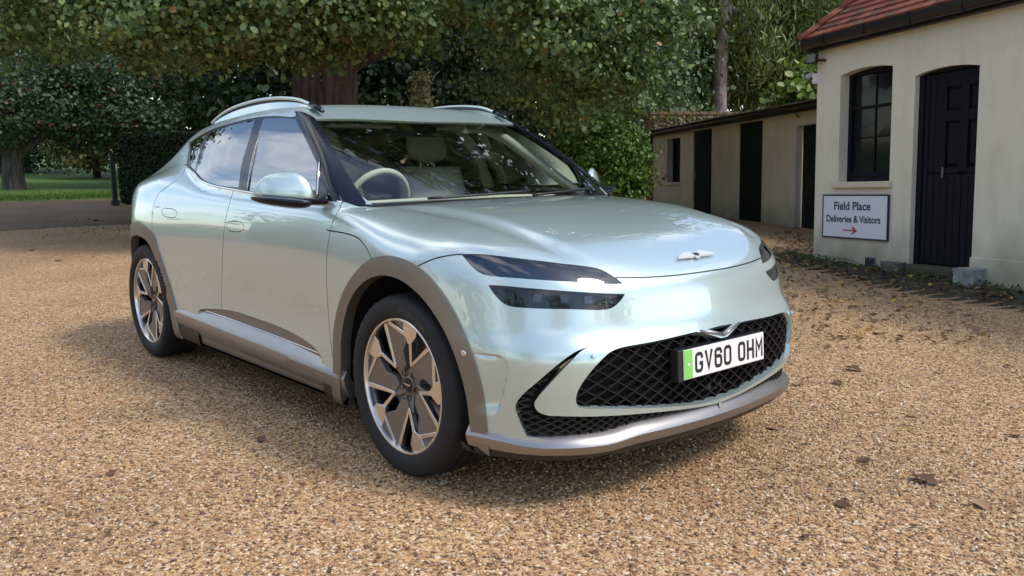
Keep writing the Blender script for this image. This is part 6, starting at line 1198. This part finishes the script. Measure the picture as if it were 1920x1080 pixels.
# climbing leaves at the corner
cv=tag(empty('creeper',(0,0,0)),'bright green creeper leaves behind the low roof next to the white camera box','plant')
crown('foliage',cv,[(-6.00,12.23,2.55,0.35,0.35,0.35,26),(-5.86,12.38,2.45,0.30,0.30,0.30,20),(-6.29,12.34,2.38,0.30,0.30,0.20,12),(-6.02,12.96,2.93,0.35,0.35,0.30,14)],.15,81,per=26,clump=.16,pal=((.10,.17,.03),(.26,.34,.08)),rare=(.06,(.45,.48,.22)))
trunk('stem',cv,[(-6.02,12.36,0),(-6.03,12.34,1.6),(-5.98,12.40,2.6)],[.03,.02,.01],BARK,82,6)
# ------------------------------------------------------------------ soil verge, litter, fallen leaves
def verge():
    m=bpy.data.materials.new('damp_soil'); m.use_nodes=True; n=m.node_tree; b=n.nodes['Principled BSDF']; L=n.links.new
    t=n.nodes.new('ShaderNodeTexCoord'); z=n.nodes.new('ShaderNodeTexNoise'); z.inputs['Scale'].default_value=2.6; z.inputs['Detail'].default_value=9; L(t.outputs['Object'],z.inputs['Vector'])
    r=ramp(n,[(.30,(.030,.024,.018)),(.46,(.060,.046,.034)),(.56,(.050,.060,.018)),(.70,(.085,.065,.045))]); L(z.outputs['Fac'],r.inputs['Fac']); L(r.outputs['Color'],b.inputs['Base Color']); b.inputs['Roughness'].default_value=.95
    z2=n.nodes.new('ShaderNodeTexNoise'); z2.inputs['Scale'].default_value=40; z2.inputs['Detail'].default_value=6; L(t.outputs['Object'],z2.inputs['Vector']); bp=n.nodes.new('ShaderNodeBump'); bp.inputs['Strength'].default_value=.9; bp.inputs['Distance'].default_value=.02; L(z2.outputs['Fac'],bp.inputs['Height']); L(bp.outputs['Normal'],b.inputs['Normal'])
    front_=[(-3.518,7.252),(-2.716,6.401),(-2.043,5.982),(-1.554,5.640),(-1.038,5.275),(-0.494,5.061),(-0.037,4.929),(0.354,4.863),(0.901,4.629)]; G=[]; nr=np.array([.38,.925])
    C=crom(np.array(front_),10); g=np.random.default_rng(5)
    for i,q in enumerate(C):
        w0=(( -2.791-q[0])*(.925)+(7.122-q[1])*(-.38)) # along-wall offset, unused beyond spacing
        row=[]
        dist=((np.array([-2.791,7.122])-q)@nr)+.12
        e=g.normal(0,.05)
        for k in range(7):
            t=k/6; pp=q+nr*(dist*t+ (1-t)*e); row.append((pp[0],pp[1],-.004+ (.05*t**1.5+.012*math.sin(i*1.7+k)) if k else -.012))
        G.append(row)
    mb=MB(); mb.grid(G); o=mb.build('soil_verge',m,smooth=True,fix=False); o['kind']='structure'
    if o.data.polygons[0].normal.z<0: o.data.flip_normals()
verge()
def litter(name,pts,size,pal,seed,z=.006):
    g=np.random.default_rng(seed); n=len(pts); P=np.c_[pts,z+g.uniform(0,.012,n)]
    V,Fc,c=leaves(P,np.c_[g.normal(0,.35,n),g.normal(0,.35,n),np.ones(n)],size,g,pal=pal,rare=(.12,(.42,.26,.06))); o=fast(name,V,Fc,LM2,None,True,c); o['kind']='stuff'
LM2=leafmat('dry_leaf',.1,.7)
g=np.random.default_rng(15)
q=np.array([(-5.244,9.967),(-5.593,11.560),(0.730,3.737),(-0.130,2.303)]); n=900; tri=g.uniform(0,1,(n,2)); tri[:,1]**=.8
A_,B_,C_,D_=q; pts=(A_*(1-tri[:,:1])+B_*tri[:,:1])*(1-tri[:,1:])+(D_*(1-tri[:,:1])+C_*tri[:,:1])*tri[:,1:]
litter('leaf_litter',pts,.052,((.13,.075,.045),(.38,.24,.14)),16)
wd=np.array([.925,-.38]); bk=np.array([.38,.925]); pts=np.array([-2.791,7.122])+g.uniform(-.4,4.5,(700,1))*wd-bk*g.uniform(.05,.9,(700,1)); litter('verge_litter',pts,.055,((.05,.035,.022),(.16,.10,.05)),17,.04)
pts=np.array([-2.791,7.122])+g.uniform(-.3,4.5,(1500,1))*wd-bk*np.abs(g.normal(.06,.16,(1500,1)))-bk*.02
P=np.c_[pts,g.uniform(.0,.09,1500)]; V,Fc,c=leaves(P,g.normal(0,1,(1500,3))+np.array([0,0,.4]),.035,g,aspect=.35,pal=((.03,.05,.012),(.085,.12,.03)),rare=(.1,(.2,.2,.05))); o=fast('moss_and_weeds',V,Fc,LM,None,True,c); o['kind']='stuff'
# weeds in the gravel on the far left
pts=np.array([-13.5,3.0])+g.normal(0,1,(900,2))*np.array([2.4,.8]); P=np.c_[pts,g.uniform(0,.03,900)]; V,Fc,c=leaves(P,g.normal(0,1,(900,3))+np.array([0,0,.6]),.045,g,aspect=.3,pal=((.10,.11,.03),(.19,.19,.07))); o=fast('weeds',V,Fc,LM,None,True,c); o['kind']='stuff'
LEAFM=[mat('fallen_leaf_brown',(.15,.065,.035),.7,noise=(.08,.035,.02),scale=30),mat('fallen_leaf_tan',(.36,.22,.12),.75,noise=(.22,.12,.06),scale=30),mat('fallen_leaf_yellow',(.45,.30,.07),.7,noise=(.30,.17,.05),scale=30)]
def leafmesh(m,seed):
    g=np.random.default_rng(seed); nl=5; L=[];R_=[];C=[]
    for i in range(9):
        t=i/8; w_=.34*math.sin(PI*min(1,t*.95+.04))**.8*(1+.28*math.sin(i*2.6)); z=.05*math.sin(3*t+seed)+.02
        C.append((0,t-.5,z+.0)); L.append((-w_,t-.5+.04,z+.10*w_/.34+g.uniform(-.03,.06))); R_.append((w_,t-.5+.04,z+.12*w_/.34+g.uniform(-.03,.06)))
    mb=MB(); mb.grid([L,C,R_]); mb.tube([(0,-.5,.02),(.03,-.68,.03),(.02,-.8,.05)],.012,5); o=mb.build('fallen_leaf',m,smooth=True,fix=False); me=o.data; bpy.data.objects.remove(o); return me
LMS=[leafmesh(m,i) for i,m in enumerate(LEAFM+LEAFM)]
FLV=[(0.354,2.079,0.100,0,'dark curled leaf on the gravel beyond the right corner of the splitter'),
 (0.447,1.718,0.085,0,'small dark brown dry leaf lying on the tan gravel'),
 (1.432,0.564,0.110,0,'largest dark brown leaf on the gravel at the lower right'),
 (1.338,0.105,0.070,0,'small dark brown dry leaf lying on the tan gravel'),
 (1.671,0.476,0.075,1,'pale tan leaf near the lower right edge of the gravel'),
 (1.161,0.615,0.060,0,'small dark brown dry leaf lying on the tan gravel'),
 (1.013,1.401,0.060,1,'small pale tan dry leaf lying on the tan gravel'),
 (0.314,1.538,0.090,1,'tan leaf on the gravel just off the splitter tip'),
 (-0.441,4.575,0.090,2,'small yellow leaf lying on the tan gravel'),
 (-0.914,4.147,0.090,2,'small yellow leaf lying on the tan gravel'),
 (-0.763,4.229,0.100,2,'small yellow leaf lying on the tan gravel'),
 (-0.289,3.823,0.070,1,'small pale tan dry leaf lying on the tan gravel'),
 (0.945,2.825,0.060,0,'small dark brown dry leaf lying on the tan gravel'),
 (0.434,3.415,0.060,1,'small pale tan dry leaf lying on the tan gravel'),
 (0.664,0.723,0.060,1,'small pale tan dry leaf lying on the tan gravel'),
 (1.456,1.424,0.050,0,'small dark brown dry leaf lying on the tan gravel'),
 (-9.347,0.109,0.100,2,'yellow leaf on the gravel far to the left of the rear wheel'),
 (-0.801,-1.142,0.060,0,'dark brown leaf on the gravel below the sill'),
 (-0.798,-1.783,0.050,0,'small dark brown dry leaf lying on the tan gravel'),
 (-0.165,-1.494,0.040,1,'small pale tan dry leaf lying on the tan gravel'),
 (1.390,-0.241,0.040,0,'small dark brown dry leaf lying on the tan gravel'),
 (-0.457,3.989,0.070,0,'small dark brown dry leaf lying on the tan gravel'),
 (-0.499,3.269,0.080,1,'small pale tan dry leaf lying on the tan gravel'),
 (0.722,2.385,0.050,1,'small pale tan dry leaf lying on the tan gravel'),
 (-17.116,2.748,0.140,1,'small pale tan dry leaf lying on the tan gravel'),
 (-11.110,0.189,0.090,0,'small dark brown dry leaf lying on the tan gravel'),
 (-15.684,2.048,0.120,2,'small yellow leaf lying on the tan gravel')]
for i,(x,y,sz,k,lab) in enumerate(FLV):
    o=bpy.data.objects.new('fallen_leaf',LMS[k+3*(i%2)]); COL.objects.link(o); o.location=(x,y,.007); o.scale=(sz,)*3; o.rotation_euler=(random.uniform(-.2,.2),random.uniform(-.2,.2),random.uniform(0,6.28)); tag(o,lab,'leaf','fallen leaves on the gravel')
# ------------------------------------------------------------------ what the car's flank and lamps mirror: trees and added range across the drive
TIMB=mat('boards_darkened_for_reflection',(.11,.10,.085),.85,noise=(.05,.045,.04),scale=3)  # wall colour darkened so the car's flank mirrors less light
OB_=tag(empty('added_coach_house',(-19,-11.5,0),RAD(8)),'added long coach house with boards darkened to dim the flank reflection and brown roof across the drive, mirrored in the side windows','building')
wallpanel('wall',[(-7,-.1),(9.5,-.1),(9.5,3.0),(-7,3.0)],[[(a,.9),(a+1.1,.9),(a+1.1,2.3),(a,2.3)] for a in (-5.5,-2.5,.5,3.5)]+[[(6.2,0),(7.4,0),(7.4,2.2),(6.2,2.2)]],.3,TIMB,OB_).rotation_euler=(0,0,0)
for ch in list(OB_.children): pass
for a in (-5.5,-2.5,.5,3.5): MB().box((a,.10,.9),(a+1.1,.16,2.3)).build('window',PANE,OB_)
MB().box((6.2,.10,0),(7.4,.16,2.2)).build('door',BLKG,OB_)
mb=MB(); mb.add([(-7.4,.5,2.9),(9.9,.5,2.9),(9.9,-4.5,5.6),(-7.4,-4.5,5.6),(9.9,-9.5,2.9),(-7.4,-9.5,2.9)],[(0,1,2,3),(3,2,4,5)]); mb.build('roof',mat('added_coach_house_tiles',(.14,.085,.06),.9,noise=(.09,.055,.04),scale=4),OB_)
MB().box((-7,-9.2,0),(9.5,-.01,.02)).build('slab',STN,OB_)
mb=MB(); mb.add([(9.5,-.3,2.99),(9.5,-4.5,5.3),(9.5,-9,2.99),(9.5,-9,0),(9.5,-.3,0)],[(0,1,2,3,4)]); mb.build('gable',CR2,OB_)
for i,(x,y,h,rad) in enumerate(((-34,-20,9,4),(-6,-34,11,6),(12,-30,12,6),(26,-14,12,6),(30,8,11,6))):
    tree('garden_tree',['round tree behind the far end of the coach house','broad tree behind the coach house gable','tall tree across the drive behind the camera','spreading tree behind the camera near the entrance','spreading tree beyond the right side of the drive'][i],x,y,.4,h,domed(x,y,1.2,h,rad,46),.55,26,'MG' if 0 else MG,90+i,clump=1.0)
